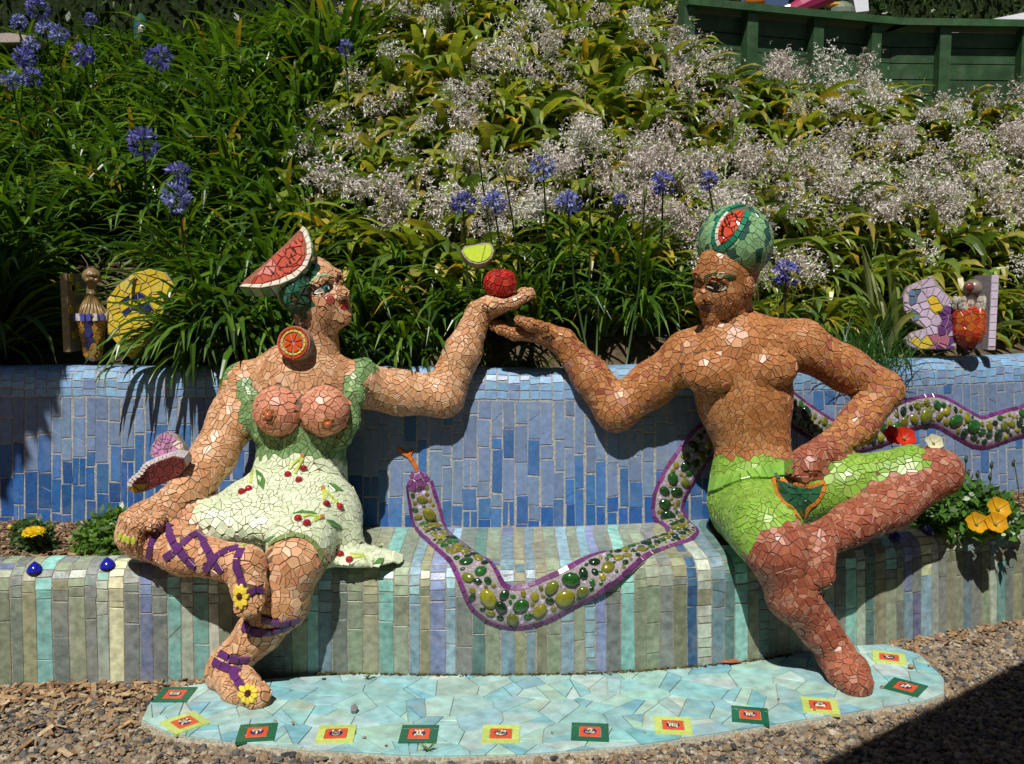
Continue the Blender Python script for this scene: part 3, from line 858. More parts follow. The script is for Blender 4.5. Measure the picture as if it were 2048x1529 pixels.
def hedge_at(x0, x1, y0, y1, z0, z1, n, label, size=.07, cols=GREENS):
    h = thing('clipped_hedge', ((x0 + x1) / 2, (y0 + y1) / 2, z0), label, 'hedge')
    V, Fc = box(((x0 + x1) / 2, (y0 + y1) / 2, (z0 + z1) / 2), (x1 - x0 - .1, y1 - y0 - .1, z1 - z0 - .1)); add('branches', V, Fc, 'soil', h, (.02, .03, .012))
    def smp():
        k = R.random()
        if k < .7: return np.array([R.uniform(x0, x1), y0 + R.uniform(-.06, .1), R.uniform(z0, z1)])
        return np.array([R.uniform(x0, x1), R.uniform(y0, y1), z1 + R.uniform(-.1, .06)])
    V, Fc, cc = leaf_cloud(n, smp, size, cols); add('foliage', V, Fc, 'leaf', h, cc, kind='stuff')
hedge_at(2.75, 6.2, 6.0, 6.7, FT - .15, 5.0, 6000, 'dark clipped hedge behind the green fence')
hedge_at(-7.2, 2.6, 7.6, 8.6, 2.6, 6.2, 9000, 'dark wall of evergreen foliage along the top of the slope', .12, [(.015, .035, .01), (.025, .06, .014), (.04, .075, .02)])
hedge_at(-10, 10, -8.2, -7.0, 0, 3.9, 2500, 'tall dark hedge added out of view behind the camera to hold back sky light', .16)  # added unseen blocker behind the camera: cuts sky fill so wall shadows go deeper
def tree(base, h, cr, label, n=3500, cz=None, size=.09, cols=GREENS, lean=(0, 0)):
    t = thing('broadleaf_tree', base, label, 'tree'); b = np.array(base, float)
    top = b + np.array([lean[0], lean[1], h])
    pts = [b + (top - b) * k + np.array([.06 * math.sin(k * 7), .05 * math.cos(k * 5), 0]) * (k > 0) for k in np.linspace(0, 1, 8)]
    V, Fc = tube(pts, np.linspace(.11, .03, 8), 9); add('trunk', V, Fc, 'stone', t, (.1, .075, .05), smooth=True)
    mb = MB(); tips = []
    for k in range(9):
        s0 = pts[3 + k % 5]; a = k * 2.4; e = top + np.array([math.cos(a) * cr[0] * .75, math.sin(a) * cr[1] * .75, R.uniform(-.5, .5) * cr[2]])
        md = (s0 + e) / 2 + np.array([0, 0, .12]); V, Fc = tube([s0, md, e], [.035, .022, .008], 6); mb.put(V, Fc, (.1, .075, .05)); tips.append(e); tips.append(md)
    mb.out('limbs', 'stone', t, smooth=True)
    cl = [np.array([R.gauss(0, .5) * cr[0], R.gauss(0, .5) * cr[1], R.gauss(0, .5) * cr[2]]) + top for _ in range(26)] + tips
    def smp():
        c = R.choice(cl); return c + np.array([R.gauss(0, .16), R.gauss(0, .16), R.gauss(0, .13)])
    V, Fc, cc = leaf_cloud(n, smp, size, cols); add('crown', V, Fc, 'leaf', t, cc, kind='stuff')
    return t
# the tree beyond the frame whose shade lies on the left end of the wall
def shade_spot(p, t): return np.array(p) + TO_SUN * t
c = shade_spot((-2.60, .92, 1.12), 2.9)
shade_tree_base = (c[0] - 1.0, c[1] + .1, 0)
SHADE_C = c
tr = thing('shade_tree', shade_tree_base, 'leafy tree beside the path casting shade on the end of the blue wall', 'tree')
pts = [np.array(shade_tree_base) + (c + np.array([-.3, 0, -.2]) - np.array(shade_tree_base)) * np.array([k ** 2, k, k]) for k in np.linspace(0, 1, 8)]
V, Fc = tube(pts, np.linspace(.12, .04, 8), 9); add('trunk', V, Fc, 'stone', tr, (.1, .075, .05), smooth=True)
def smp():
    while True:
        q = np.array([R.uniform(-1, 1), R.uniform(-1, 1), R.uniform(-1, 1)])
        if q @ q < 1: break
    return c + q * np.array([.74, .62, .50])
V, Fc, cc = leaf_cloud(15000, smp, .13, GREENS); add('crown', V, Fc, 'leaf', tr, cc, kind='stuff')
# the verandah roof beyond the frame whose edge throws the straight shadow across the gravel
g0, g1 = gp(1690, 1535), gp(2052, 1347)
t0 = 2.75 / TO_SUN[2]; a = g0 + TO_SUN * t0; b = g1 + TO_SUN * t0; e = unit(b - a); nr = np.array([e[1], -e[0], 0])
a = a - e * 1.2; b = b + e * 4
ver = thing('verandah', (b[0], b[1], 0), 'verandah roof on timber posts beside the gravel path', 'verandah')
V = [a, b, b + nr * 3, a + nr * 3]; V = V + [v + np.array([0, 0, .12]) for v in V]
add('roof', V, [[3, 2, 1, 0], [4, 5, 6, 7], [0, 1, 5, 4], [1, 2, 6, 5], [2, 3, 7, 6], [3, 0, 4, 7]], 'paint', ver, (.3, .3, .3))
for p in (a + e * 4.9 + nr * .15, b + nr * 2.8, a + nr * 2.8):
    V, Fc = box((p[0], p[1], 1.37), (.12, .12, 2.75)); add('post', V, Fc, 'paint', ver, (.5, .5, .48))

# ------------------------------------------------------------------ bits of garden seen above the fence
def simple(name, label, cat, parts, base):
    t = thing(name, base, label, cat)
    for nm, V, Fc, mat, col, sm in parts: add(nm, V, Fc, mat, t, col, smooth=sm)
    return t
p = at(1510, 2, 4.5); V, Fc = blob(p, (.085, .085, .07), 14, 8); S_, SF = tube([p + np.array([0, 0, .06]), p + np.array([.01, 0, .11])], .012, 6)
simple('pumpkin_ornament', 'orange round ornament sitting on top of the green fence', 'ornament', [('body', V, Fc, 'tile', (.62, .2, .03), True), ('stalk', S_, SF, 'stone', (.12, .1, .04), True)], p - np.array([0, 0, .07]))
pts = [at(x, y, 5.0) for x, y in ((1575, 26), (1600, 14), (1625, 2), (1660, -14))]
V, Fc = tube(pts, [.05, .07, .08, .09], 10); pts2 = [at(x, y, 5.0) for x, y in ((1560, 22), (1578, 20), (1592, 21))]; V2, F2 = tube(pts2, [.03, .05, .03], 8)
simple('pink_sculpture', 'magenta mosaic sculpture limb rising behind the green fence', 'sculpture', [('limb', V, Fc, 'tile', (.35, .03, .1), False), ('foot', V2, F2, 'tile', (.5, .12, .16), False)], (pts[0][0], pts[0][1], FT - .15))
pts = [at(x, y, 5.4) for x, y in ((1655, 30), (1662, 12), (1690, 6), (1705, 30))]
V, Fc = blob(at(1682, 24, 5.4), (.12, .1, .09), 12, 7); V2, F2 = blob(at(1672, 12, 5.38), (.09, .06, .03), 10, 6)
simple('mosaic_pot', 'grey and gold mosaic pot behind the green fence', 'pot', [('body', V, Fc, 'tile', (.16, .2, .14), False), ('rim', V2, F2, 'tile', (.5, .3, .04), False)], at(1682, 40, 5.4))
q = [at(x, y, 5.2) for x, y in ((1938, 48), (2075, 20), (2095, 55), (1930, 60))]; q2 = [v + np.array([0, .5, .03]) for v in q]
simple('white_mosaic_slab', 'white mosaic slab behind the green fence, beside the hedge', 'bench', [('slab', q + q2, [[0, 3, 2, 1], [4, 5, 6, 7], [0, 1, 5, 4], [1, 2, 6, 5], [2, 3, 7, 6], [3, 0, 4, 7]], 'tile', (.75, .76, .8), False)], (q[0][0], q[0][1], FT - .12))
q = [at(x, y, 5.8) for x, y in ((1706, -6), (1735, -20), (1738, 22), (1712, 25))]; q2 = [v + np.array([.05, .3, 0]) for v in q]
simple('white_mosaic_figure', 'white mosaic block behind the fence, left of the hedge', 'sculpture', [('block', q + q2, [[0, 3, 2, 1], [4, 5, 6, 7], [0, 1, 5, 4], [1, 2, 6, 5], [2, 3, 7, 6], [3, 0, 4, 7]], 'tile', (.7, .72, .76), False)], (q[0][0], q[0][1], FT - .12))
pts = [at(283, 55, 4.0), at(282, 40, 4.0), at(281, 28, 4.0)]; V, Fc = tube([np.array([pts[0][0], pts[0][1], hill(pts[0][0], pts[0][1]) - .02])] + pts, [.06, .055, .045, .015], 9)
simple('teal_cone_ornament', 'small teal mosaic cone among the strap leaves at the top of the slope', 'ornament', [('cone', V, Fc, 'tile', (.03, .1, .085), False), ('flower_inlay', *blob(at(282, 58, 3.9), (.03, .015, .03), 8, 5), 'tile', (.5, .42, .38), False)], (pts[0][0], pts[0][1], hill(pts[0][0], pts[0][1])))
pl = [at(x, y, 3.6) for x, y in ((-60, 70), (20, 66), (70, 74), (60, 84), (-60, 86))]
V = pl + [v + np.array([0, .4, .0]) for v in pl]
simple('garden_step', 'pale stone step at the dark upper corner of the garden', 'step', [('slab', V, [[4, 3, 2, 1, 0], [5, 6, 7, 8, 9]] + [[i, (i + 1) % 5, 5 + (i + 1) % 5, 5 + i] for i in range(5)], 'stone', (.4, .33, .3), False)], pl[0])
# ------------------------------------------------------------------ the two statues
def J(t): return at(t[0], t[1], t[2])
def chain(s, pts, tag, k=.025, sy=1.0):
    for a, b in zip(pts[:-1], pts[1:]): s.cap(J(a), J(b), pm(a[3], a[2]), pm(b[3], b[2]), tag, k, sy)
def ball(s, px, py, y, r, tag, k=.025, Rm=None):
    r = (r, r, r) if np.isscalar(r) else r
    s.ell(at(px, py, y), [pm(q, y) for q in r], tag, k, Rm)
def head(s, C, f, u, H, tag, ears=(-1, 1), soft=1.0):
    f = unit(f); u = unit(np.asarray(u, float) - f * (np.asarray(u, float) @ f)); r = np.cross(f, u); Rm = np.stack([f, r, u], axis=1)
    L = lambda a, b, c: C + H * (f * a + r * b + u * c)
    E = lambda a, b, c, ra, rb, rc, tg=tag, k=.03: s.ell(L(a, b, c), (ra * H, rb * H, rc * H), tg, k * H / .3 * soft, Rm)
    E(-.07, 0, .13, .40, .31, .37); E(.06, 0, -.15, .27, .235, .33); E(.19, 0, .12, .155, .2, .2)
    E(.25, 0, -.385, .085, .10, .075, tag, .05)
    for q in (-1, 1): E(.2, .14 * q, -.13, .10, .09, .11, 'cheek', .05); E(.0, .17 * q, -.22, .16, .06, .16, tag, .06)
    s.cap(L(.275, 0, .07), L(.43, 0, -.13), .036 * H, .054 * H, 'nose', .022)
    for q in (-1, 1): s.ell(L(.345, .055 * q, -.145), (.05 * H, .038 * H, .036 * H), 'nose', .012, Rm)
    s.cap(L(.3, -.17, .10), L(.3, .17, .10), .045 * H, .045 * H, tag, .03)
    for q in (-1, 1): s.sub(L(.40, .125 * q, .015), (.10 * H, .09 * H, .05 * H), .025, Rm); s.ell(L(.262, .125 * q, .01), (.065 * H, .085 * H, .05 * H), 'eye', .006, Rm)
    E(.30, 0, -.245, .05, .075, .026, tag, .012); E(.292, 0, -.288, .05, .062, .026, tag, .012)
    for q in ears: s.ell(L(-.04, .315 * q, -.05), (.075 * H, .03 * H, .115 * H), 'ear', .012, Rm)
    return L, Rm
def local_px(L, a, b, c):
    return proj(L(a, b, c))[:2]

# ================= woman
W = SDF()
# torso
chain(W, [(603, 770, .34, 94), (604, 830, .34, 98)], 'skin', .05, .70)
chain(W, [(500, 762, .37, 38), (600, 752, .36, 46), (710, 764, .37, 40)], 'skin', .05, .9)
chain(W, [(604, 835, .34, 97), (602, 908, .33, 83)], 'bodice', .04, .76)
chain(W, [(602, 962, .32, 90), (598, 990, .30, 104)], 'dress', .06, .85)
ball(W, 596, 1030, .27, (122, 108, 62), 'dress', .06)
ball(W, 548, 1012, .20, (128, 90, 52), 'dress', .09)
ball(W, 520, 1046, .10, (96, 80, 40), 'dress', .08)
ball(W, 632, 1040, .16, (80, 90, 60), 'dress', .08)
for pts in ([(728, 738, .37, 21), (711, 765, .325, 18), (707, 795, .285, 18), (700, 845, .27, 17), (686, 880, .265, 15)], [(474, 764, .36, 28), (494, 780, .315, 20), (502, 800, .285, 18), (508, 840, .27, 17), (522, 872, .265, 15)]): chain(W, pts, 'strap', .02)
# breasts
for x, y in ((556, 822), (649, 822)): ball(W, x, y, .215, (49, 46, 49), 'breast', .012)
# neck and head
chain(W, [(628, 735, .36, 44), (637, 690, .35, 35), (634, 640, .34, 38)], 'neck', .03)
WL, WR = head(W, at(629, 588, .34), (.807, -.515, .291), (-.381, -.075, .922), .315, 'face', ears=())
# hair of green tiles at the back of the head
ball(W, 597, 580, .30, (36, 60, 46), 'hair', .02)
# raised arm
chain(W, [(722, 772, .42, 44), (800, 786, .48, 41), (886, 792, .51, 41)], 'skin', .04)
chain(W, [(886, 792, .51, 40), (925, 705, .53, 34), (958, 628, .545, 24)], 'skin', .03)
chain(W, [(958, 628, .545, 23), (985, 612, .55, 22)], 'hand', .02)
ball(W, 990, 611, .55, (32, 44, 15), 'hand', .02)
for i, (ex, ey) in enumerate(((1050, 594), (1060, 588), (1058, 586), (1046, 586))):
    yy = .55 + (-.062, -.022, .02, .058)[i]
    chain(W, [(1000, 613, yy, 10.5), (1028, 606, yy, 10), (ex, ey, yy, 9.5)], 'finger', .012)
chain(W, [(975, 612, .62, 12), (1000, 600, .65, 11), (1022, 588, .65, 9)], 'finger', .012)
# resting arm
chain(W, [(492, 772, .37, 42), (465, 838, .32, 43), (428, 912, .24, 42)], 'skin', .04)
chain(W, [(428, 912, .24, 42), (392, 962, .14, 38), (338, 1012, .02, 30)], 'skin', .03)
chain(W, [(338, 1012, .02, 29), (300, 1030, -.03, 30)], 'hand', .025)
ball(W, 290, 1032, -.04, (38, 34, 24), 'hand', .02)
for i in range(4):
    bx, by = 272 + 10 * i, 1022 + 7 * i; yy = -.035 - .028 * i
    kx, ky = 249 + 9 * i, 1038 + 5 * i
    chain(W, [(bx + 8, by, yy, 12), (kx + 3, ky, yy - .015, 11.5), (kx - 4 + (2 if i == 3 else 0), 1076 + 2 * i, yy - .01, 9.5)], 'finger', .010)
chain(W, [(318, 1034, -.08, 12), (314, 1047, -.12, 11), (304, 1054, -.145, 9)], 'finger', .012)
# crossed leg
chain(W, [(560, 1035, .22, 60), (430, 1052, .06, 52)], 'dress', .05)
chain(W, [(430, 1056, .06, 44), (285, 1070, -.015, 45)], 'leg', .03)
chain(W, [(285, 1070, -.015, 44), (370, 1104, -.10, 44), (470, 1128, -.20, 36), (496, 1128, -.215, 33)], 'leg', .03)
chain(W, [(494, 1130, -.215, 33), (498, 1175, -.235, 32), (498, 1208, -.255, 27)], 'foot', .03)
for i in range(4): chain(W, [(482 + 11 * i, 1200, -.27, 11), (480 + 11 * i, 1226 - abs(i - 1) * 3, -.28, 8.5)], 'foot', .01)
# standing leg
chain(W, [(640, 1035, .20, 68), (598, 1088, -.05, 64)], 'dress', .05)
chain(W, [(610, 1085, -.03, 54), (590, 1124, -.12, 54)], 'leg', .03)
chain(W, [(590, 1124, -.12, 53), (563, 1205, -.125, 52), (520, 1262, -.125, 42), (463, 1322, -.135, 34)], 'leg', .03)
chain(W, [(458, 1328, -.12, 36), (447, 1350, -.10, 33)], 'foot', .03)
chain(W, [(450, 1346, -.12, 36), (482, 1376, -.21, 36), (514, 1394, -.275, 26)], 'foot', .03)
for i in range(4): chain(W, [(496 + 9 * i, 1398 - 7 * i, -.285 + .01 * i, 11), (506 + 9 * i, 1408 - 8 * i, -.30 + .012 * i, 9)], 'foot', .01)
# skirt falling over the seat
chain(W, [(640, 1030, .20, 72), (682, 1080, .12, 42)], 'dress', .05)
W.ell(gp(700, 1112, .438), (.125, .11, .019), 'flap', .05)
W.ell(gp(738, 1118, .434), (.105, .075, .012), 'flap', .03)
W.ell(gp(772, 1114, .433), (.06, .035, .010), 'flap', .02)
WV2, WQ2 = W.mesh(.0085)
SK = [np.array(c) for c in ((.60, .33, .175), (.56, .29, .145), (.64, .38, .22), (.52, .26, .12), (.60, .32, .16), (.66, .42, .26))]
def w_colour(tag, P, n):
    if tag in ('bodice', 'strap'): return jit((.17, .30, .115) if R.random() > .25 else (.22, .36, .15), .16)
    if tag == 'flap' and n[2] < .6: return None
    if tag in ('dress', 'flap'): return jit((.66, .73, .52) if R.random() > .12 else (.58, .66, .42), .07)
    if tag == 'breast': return jit((.62, .26, .16) if R.random() > .2 else (.66, .33, .2), .14)
    if tag == 'hair': return jit((.02, .10, .055), .35)
    if tag == 'cheek': return jit((.55, .28, .15), .14)
    if tag == 'lip': return jit((.5, .025, .03), .1)
    if tag == 'leg' and R.random() < .1: return jit((.62, .27, .15), .1)
    return jit(R.choice(SK), .09, .03)
def w_space(tag, P):
    return {'flap': .028, 'strap': .027, 'finger': .017, 'face': .033, 'cheek': .03, 'nose': .023, 'lip': .016, 'eye': .02, 'hair': .034, 'hand': .029, 'foot': .03, 'neck': .033}.get(tag, .0365)
woman = thing('mosaic_statue', at(600, 1150, .2), 'mosaic statue of a seated woman in pale green dress and watermelon hat', 'statue')
tg = W.tags(WV2); bc = np.array([(.55, .6, .42) if t_ == 'flap' else (.17, .115, .075) for t_ in tg])
add('body', WV2, WQ2.tolist(), 'grout', woman, bc, smooth=True)
tiles = shard_skin(W, WV2, WQ2, w_space, w_colour, split=.85, keep=lambda P: P[:, 2] > .0)
tiles = [t for t in tiles if not (t[0].mean(axis=0)[2] < .40 and t[0].mean(axis=0)[1] > .03)]
PUR = (.10, .028, .13)
st = []
def zig(pts, w=.026, step=19, col=PUR): return strip_tiles(W, pts, w, step, col)
st += zig([(300, 1118), (304, 1085), (318, 1050), (340, 1050)]) + zig([(330, 1048), (348, 1088), (372, 1118), (392, 1136)])
st += zig([(330, 1118), (352, 1102), (385, 1073), (400, 1066)]) + zig([(398, 1066), (412, 1096), (428, 1120), (446, 1146)])
st += zig([(412, 1142), (428, 1118), (448, 1104), (478, 1096)]) + zig([(484, 1098), (474, 1122), (474, 1140)])
st += zig([(474, 1136), (484, 1160), (486, 1176)]) + zig([(497, 1187), (512, 1178), (526, 1184)], .02, 14)
st += zig([(470, 1240), (500, 1262), (540, 1266), (582, 1252)]) + zig([(524, 1237), (560, 1248), (598, 1240)])
st += zig([(440, 1306), (462, 1318), (486, 1322), (500, 1318)]) + zig([(428, 1322), (452, 1338), (480, 1346)])
st += zig([(464, 1344), (478, 1366), (488, 1380)]) + zig([(484, 1396), (476, 1410), (470, 1422)])
emit(woman, st, 'sandal_strap', 'tile', 300, top=.006)
# bodice straps and hem borders
gs = strip_tiles(W, [(540, 1092), (562, 1076), (596, 1070), (622, 1082), (640, 1106), (648, 1136)], .02, 17, (.2, .27, .09), .15)
emit(woman, gs, 'trim_tile', 'tile', 300, top=.005)
tiles = clear_under(tiles, st + gs, .42)
emit(woman, tiles, 'skin_tile', 'matte_tile', 300)
# nipples: glass beads in a ring of gold shards
for x, y in ((538, 831), (656, 848)):
    P, ok = W.tpx([(x, y)]); n_ = W.grad(P)[0]; u_, v_, _ = frame_from(n_)
    for k in range(7):
        a = k * .9; c_ = P[0] + (u_ * math.cos(a) + v_ * math.sin(a)) * .021; V, Fc = prism([c_ + (u_ * math.cos(b) + v_ * math.sin(b)) *     .0085 for b in (a, a + 1.5, a + 3.1, a + 4.7)], n_, .0045, -.002); add('gold_tile', V, Fc, 'tile', woman, jit((.36, .17, .035), .2))
    V, Fc = blob(P[0] + n_ * .006, (.0165, .0165, .014), 10, 6); add('glass_bead', V, Fc, 'glass', woman, (.42, .1, .035), smooth=True)
# flowers on the sandals
def flower(s, parent, x, y, rp, n=9, col=(.72, .56, .06), squash=1.0):
    P, ok = s.tpx([(x, y)]); n_ = s.grad(P)[0]; u_, v_, _ = frame_from(n_)
    for k in range(n):
        a = k * 2 * math.pi / n; e = u_ * math.cos(a) * squash + v_ * math.sin(a); t_ = np.cross(n_, unit(e)); r0, r1 = rp * .28, rp
        pts = [P[0] + e * r0 - t_ * rp * .08, P[0] + e * r1 * .7 - t_ * rp * .24, P[0] + e * r1 - t_ * rp * .08, P[0] + e * r1 + t_ * rp * .08, P[0] + e * r1 * .7 + t_ * rp * .24, P[0] + e * r0 + t_ * rp * .08]
        pts = s.snap(np.array(pts), 2); V, Fc = prism(pts, n_, .013, -.002); add('petal_tile', V, Fc, 'tile', parent, jit(col, .1))
    V, Fc = blob(P[0] + n_ * .009, (rp * .27,) * 3, 9, 5); add('flower_centre', V, Fc, 'tile', parent, (.07, .015, .012))
flower(W, woman, 499, 1389, .046); flower(W, woman, 482, 1192, .042, squash=.75)
# lime finger and toe nails
for i in range(4):
    x, y = (241, 249, 257, 268)[i], (1074, 1078, 1081, 1082)[i]
    P, ok = W.tpx([(x, y)])
    if ok[0]:
        n_ = W.grad(P)[0]; u_, v_, _ = frame_from(n_); V, Fc = prism([P[0] + u_ * .009 * math.cos(a) + v_ * .015 * math.sin(a) for a in np.linspace(0, 5.5, 8)], n_, .007, -.002); add('nail_tile', V, Fc, 'tile', woman, (.42, .52, .05))
# cherries on the dress
def cherry_sprig(cherries, stems, leaf, knot):
    for x, y in cherries:
        P, ok = W.tpx([(x, y)])
        if ok[0]:
            n_ = W.grad(P)[0]; V, Fc = blob(P[0] + n_ * .004, (.0148, .0148, .014), 10, 6); add('cherry', V, Fc, 'glass', woman, jit((.28, .012, .018), .25), smooth=True)
    for s_ in stems: emit(woman, strip_tiles(W, s_, .011, 12, (.5, .58, .12)), 'stem_tile', 'tile', 300, top=.005)
    for lf in leaf:
        for t in patch_tile(W, lf, jit((.09, .22, .06), .2), .003): V, Fc = prism(t[0], t[1], .008, -.003); add('leaf_tile', V, Fc, 'tile', woman, t[2])
    for k in knot:
        for t in patch_tile(W, [(k[0] - 4, k[1] - 4), (k[0] + 4, k[1] - 4), (k[0] + 4, k[1] + 4), (k[0] - 4, k[1] + 4)], (.5, .2, .05)): V, Fc = prism(t[0], t[1], .009, -.003); add('knot_tile', V, Fc, 'tile', woman, t[2])
cherry_sprig([(576, 951), (607, 938), (598, 962)], [[(605, 915), (588, 925), (578, 940)], [(606, 916), (594, 940), (590, 950)]], [], [(605, 912)])
cherry_sprig([(498, 980), (484, 986)], [[(507, 940), (502, 968)]], [[(512, 940), (526, 950), (532, 962), (528, 982), (516, 970)]], [])
cherry_sprig([(652, 1010), (678, 1015)], [[(645, 980), (648, 1002)], [(647, 980), (662, 996), (674, 1008)]], [[(652, 968), (668, 970), (686, 984), (668, 984)]], [(645, 979)])
cherry_sprig([(596, 1039), (613, 1048)], [[(640, 1036), (618, 1032), (604, 1036)], [(640, 1037), (626, 1044)]], [[(586, 1030), (600, 1024), (625, 1026), (634, 1031), (610, 1029)], [(650, 1040), (664, 1042), (682, 1056), (676, 1059), (660, 1052)]], [(642, 1036)])
cherry_sprig([(699, 1122), (680, 1111)], [[(735, 1116), (718, 1116), (706, 1119)], [(728, 1112), (700, 1110)]], [[(744, 1130), (756, 1118), (768, 1118), (764, 1128)]], [])
cherry_sprig([], [[(478, 1094), (505, 1091), (520, 1084)]], [[(528, 1084), (542, 1074), (552, 1072), (540, 1084)]], [])

# face: eye, lashes, brow, cheek
def face_patch(s, L, Rm, pts, a0, col, top, name, parent, mat='tile', bev=.0008):
    """outline in head coordinates (side, up) laid on the face from in front"""
    f = Rm[:, 0]; P, ok = s.trace(np.array([L(a0, b, c) for b, c in pts]), np.tile(-f, (len(pts), 1)), .3)
    if ok.sum() < 3: return
    P = P[ok]; n_ = unit(s.grad(P).mean(axis=0)); V, Fc = prism(P, n_, top, -.003, bev); add(name, V, Fc, mat, parent, col)
def eye_set(s, L, Rm, parent, q, iris, white, brow, lash=True, lashcol=(.02, .014, .01), ebo=.13, esc=1.0):
    cb, cc = ebo * q, .005; K = esc
    alm = [(cb + .105 * K * math.cos(a), cc + .042 * math.sin(a) * (1 if math.sin(a) > 0 else .8)) for a in np.linspace(0, 2 * math.pi, 15)[:-1]]
    big = [(cb + .118 * K * math.cos(a), cc + .055 * math.sin(a)) for a in np.linspace(0, 2 * math.pi, 15)[:-1]]
    face_patch(s, L, Rm, big, .6, lashcol, .004, 'eye_rim', parent)
    face_patch(s, L, Rm, alm, .6, white, .0065, 'eye_white', parent)
    face_patch(s, L, Rm, [(cb + .036 * math.cos(a), cc + .038 * math.sin(a)) for a in np.linspace(0, 2 * math.pi, 13)[:-1]], .6, iris, .0085, 'iris', parent)
    face_patch(s, L, Rm, [(cb + .016 * math.cos(a), cc + .017 * math.sin(a)) for a in np.linspace(0, 2 * math.pi, 9)[:-1]], .6, (.01, .01, .01), .0095, 'pupil', parent)
    for k in range(7):
        b0 = cb + q * (-.075 + .028 * k); c0 = cc + .05 - .03 * ((k - 2.5) / 4) ** 2; b1 = b0 + q * .014
        if lash: face_patch(s, L, Rm, [(b0, c0), (b0 + q * .016, c0), (b1 + q * .016, c0 + .055), (b1 + q * .006, c0 + .06)], .6, lashcol, .006, 'eyelash', parent)
    for k in range(5):
        g = lambda t: (cb + q * (-.12 + .26 * t), cc + .095 + .055 * math.sin(t * math.pi))
        p0, p1 = g(k / 5 + .01), g((k + 1) / 5 - .01)
        face_patch(s, L, Rm, [p0, p1, (p1[0], p1[1] + .03), (p0[0], p0[1] + .03)], .6, jit(brow, .12), .006, 'brow_tile', parent)
for q in (1,): eye_set(W, WL, WR, woman, q, (.03, .19, .16), (.75, .78, .78), (.3, .5, .28), ebo=.15, esc=1.02)
def lips(s, L, Rm, parent, col):
    face_patch(s, L, Rm, [(-.08, -.262), (-.04, -.236), (0, -.245), (.04, -.236), (.08, -.262), (.03, -.266), (-.03, -.266)], .6, jit(col, .05), .006, 'upper_lip', parent)
    face_patch(s, L, Rm, [(-.072, -.27), (-.03, -.274), (.03, -.274), (.072, -.27), (.04, -.306), (-.04, -.306)], .6, jit(col, .05), .006, 'lower_lip', parent)
lips(W, WL, WR, woman, (.5, .02, .03))
for q in (-1, 1):
    c0 = (.165 * q, -.135)
    for k in range(4):
        a = k * 1.57; pts = [c0] + [(c0[0] + .056 * math.cos(w), c0[1] + .05 * math.sin(w)) for w in np.linspace(a + .06, a + 1.5, 5)]
        face_patch(W, WL, WR, pts, .6, jit((.36, .07, .055), .15), .006, 'rouge_tile', woman)
# hat: a slice of watermelon
hat = thing('hat', at(560, 560, .3), None, None); hat.parent = woman; hat.location = Vector(at(560, 560, .3)) - woman.location
def plane_px(px, py, Y0, tx, ty): return at(px, py, Y0 + tx * (px - 560) / 500 + ty * (py - 520) / 500)
HY = lambda x, y: plane_px(x, y, .20, .05, -.28)
rind = [(478, 574), (520, 577), (560, 570), (592, 556), (614, 534), (624, 508), (622, 484), (612, 458), (605, 454)]
outl = [(478, 574), (490, 560), (535, 522), (552, 506), (575, 484), (596, 463), (605, 454)]
full = rind + outl[::-1][1:-1]
F_ = [HY(*p) for p in full]; hn = unit(np.cross(F_[3] - F_[0], F_[7] - F_[0])); hn = hn if hn[1] < 0 else -hn
B_ = [p - hn * .11 for p in F_]; n = len(F_)
add('slice_core', F_ + B_, [list(range(n)), list(range(n, 2 * n))[::-1]] + [[i, n + i, n + (i + 1) % n, (i + 1) % n] for i in range(n)], 'grout', hat, (.3, .12, .08))
def ring_px(poly): return [HY(*p) for p in poly]
for a, b in zip(rind[:-1], rind[1:]):
    for k in range(2):
        p = np.array(a) + (np.array(b) - a) * k / 2; q = np.array(a) + (np.array(b) - a) * (k + 1) / 2; c0 = np.array([562, 528])
        pi, qi = p + (c0 - p) / np.linalg.norm(c0 - p) * 10.5, q + (c0 - q) / np.linalg.norm(c0 - q) * 10.5
        e = (q - p) * .04
        V, Fc = prism(ring_px([p + e, q - e, qi - e, pi + e]), hn, .006, -.003); add('rind_tile', V, Fc, 'tile', hat, jit((.72, .66, .55), .06))
        o0, o1 = HY(*(p + e)), HY(*(q - e)); nn = unit(np.cross(o1 - o0, hn)); nn = nn if nn @ (np.array(HY(*p)) - HY(562, 528)) > 0 else -nn
        V, Fc = prism([o0 - hn * .004, o1 - hn * .004, o1 - hn * .104, o0 - hn * .104], nn, .004, -.003); add('skin_tile', V, Fc, 'tile', hat, jit((.3, .42, .26) if k else (.12, .26, .1), .2))
inner = []
for p in full:
    p = np.array(p, float); c0 = np.array([562, 528.]); inner.append(tuple(p + (c0 - p) / np.linalg.norm(c0 - p) * (12 if tuple(p.astype(int)) in [tuple(r) for r in rind[1:-1]] else 3)))
for qd in cells2d(inner, 20, split=.6):
    qd = inset(qd, .8)
    if len(qd) < 3 or abs(parea(qd)) < 16: continue
    c0 = centroid(qd); seed = False
    pale = math.hypot(c0[0] - 535, c0[1] - 533) < 22
    col = jit((.12, .04, .03), .3) if seed else jit((.64, .24, .2) if pale else (.52, .085, .05), .12)
    V, Fc = prism(ring_px(qd), unit(hn + .035 * np.array([R.gauss(0, 1), R.gauss(0, 1), R.gauss(0, 1)])), .006, -.003); add('flesh_tile', V, Fc, 'tile', hat, col)
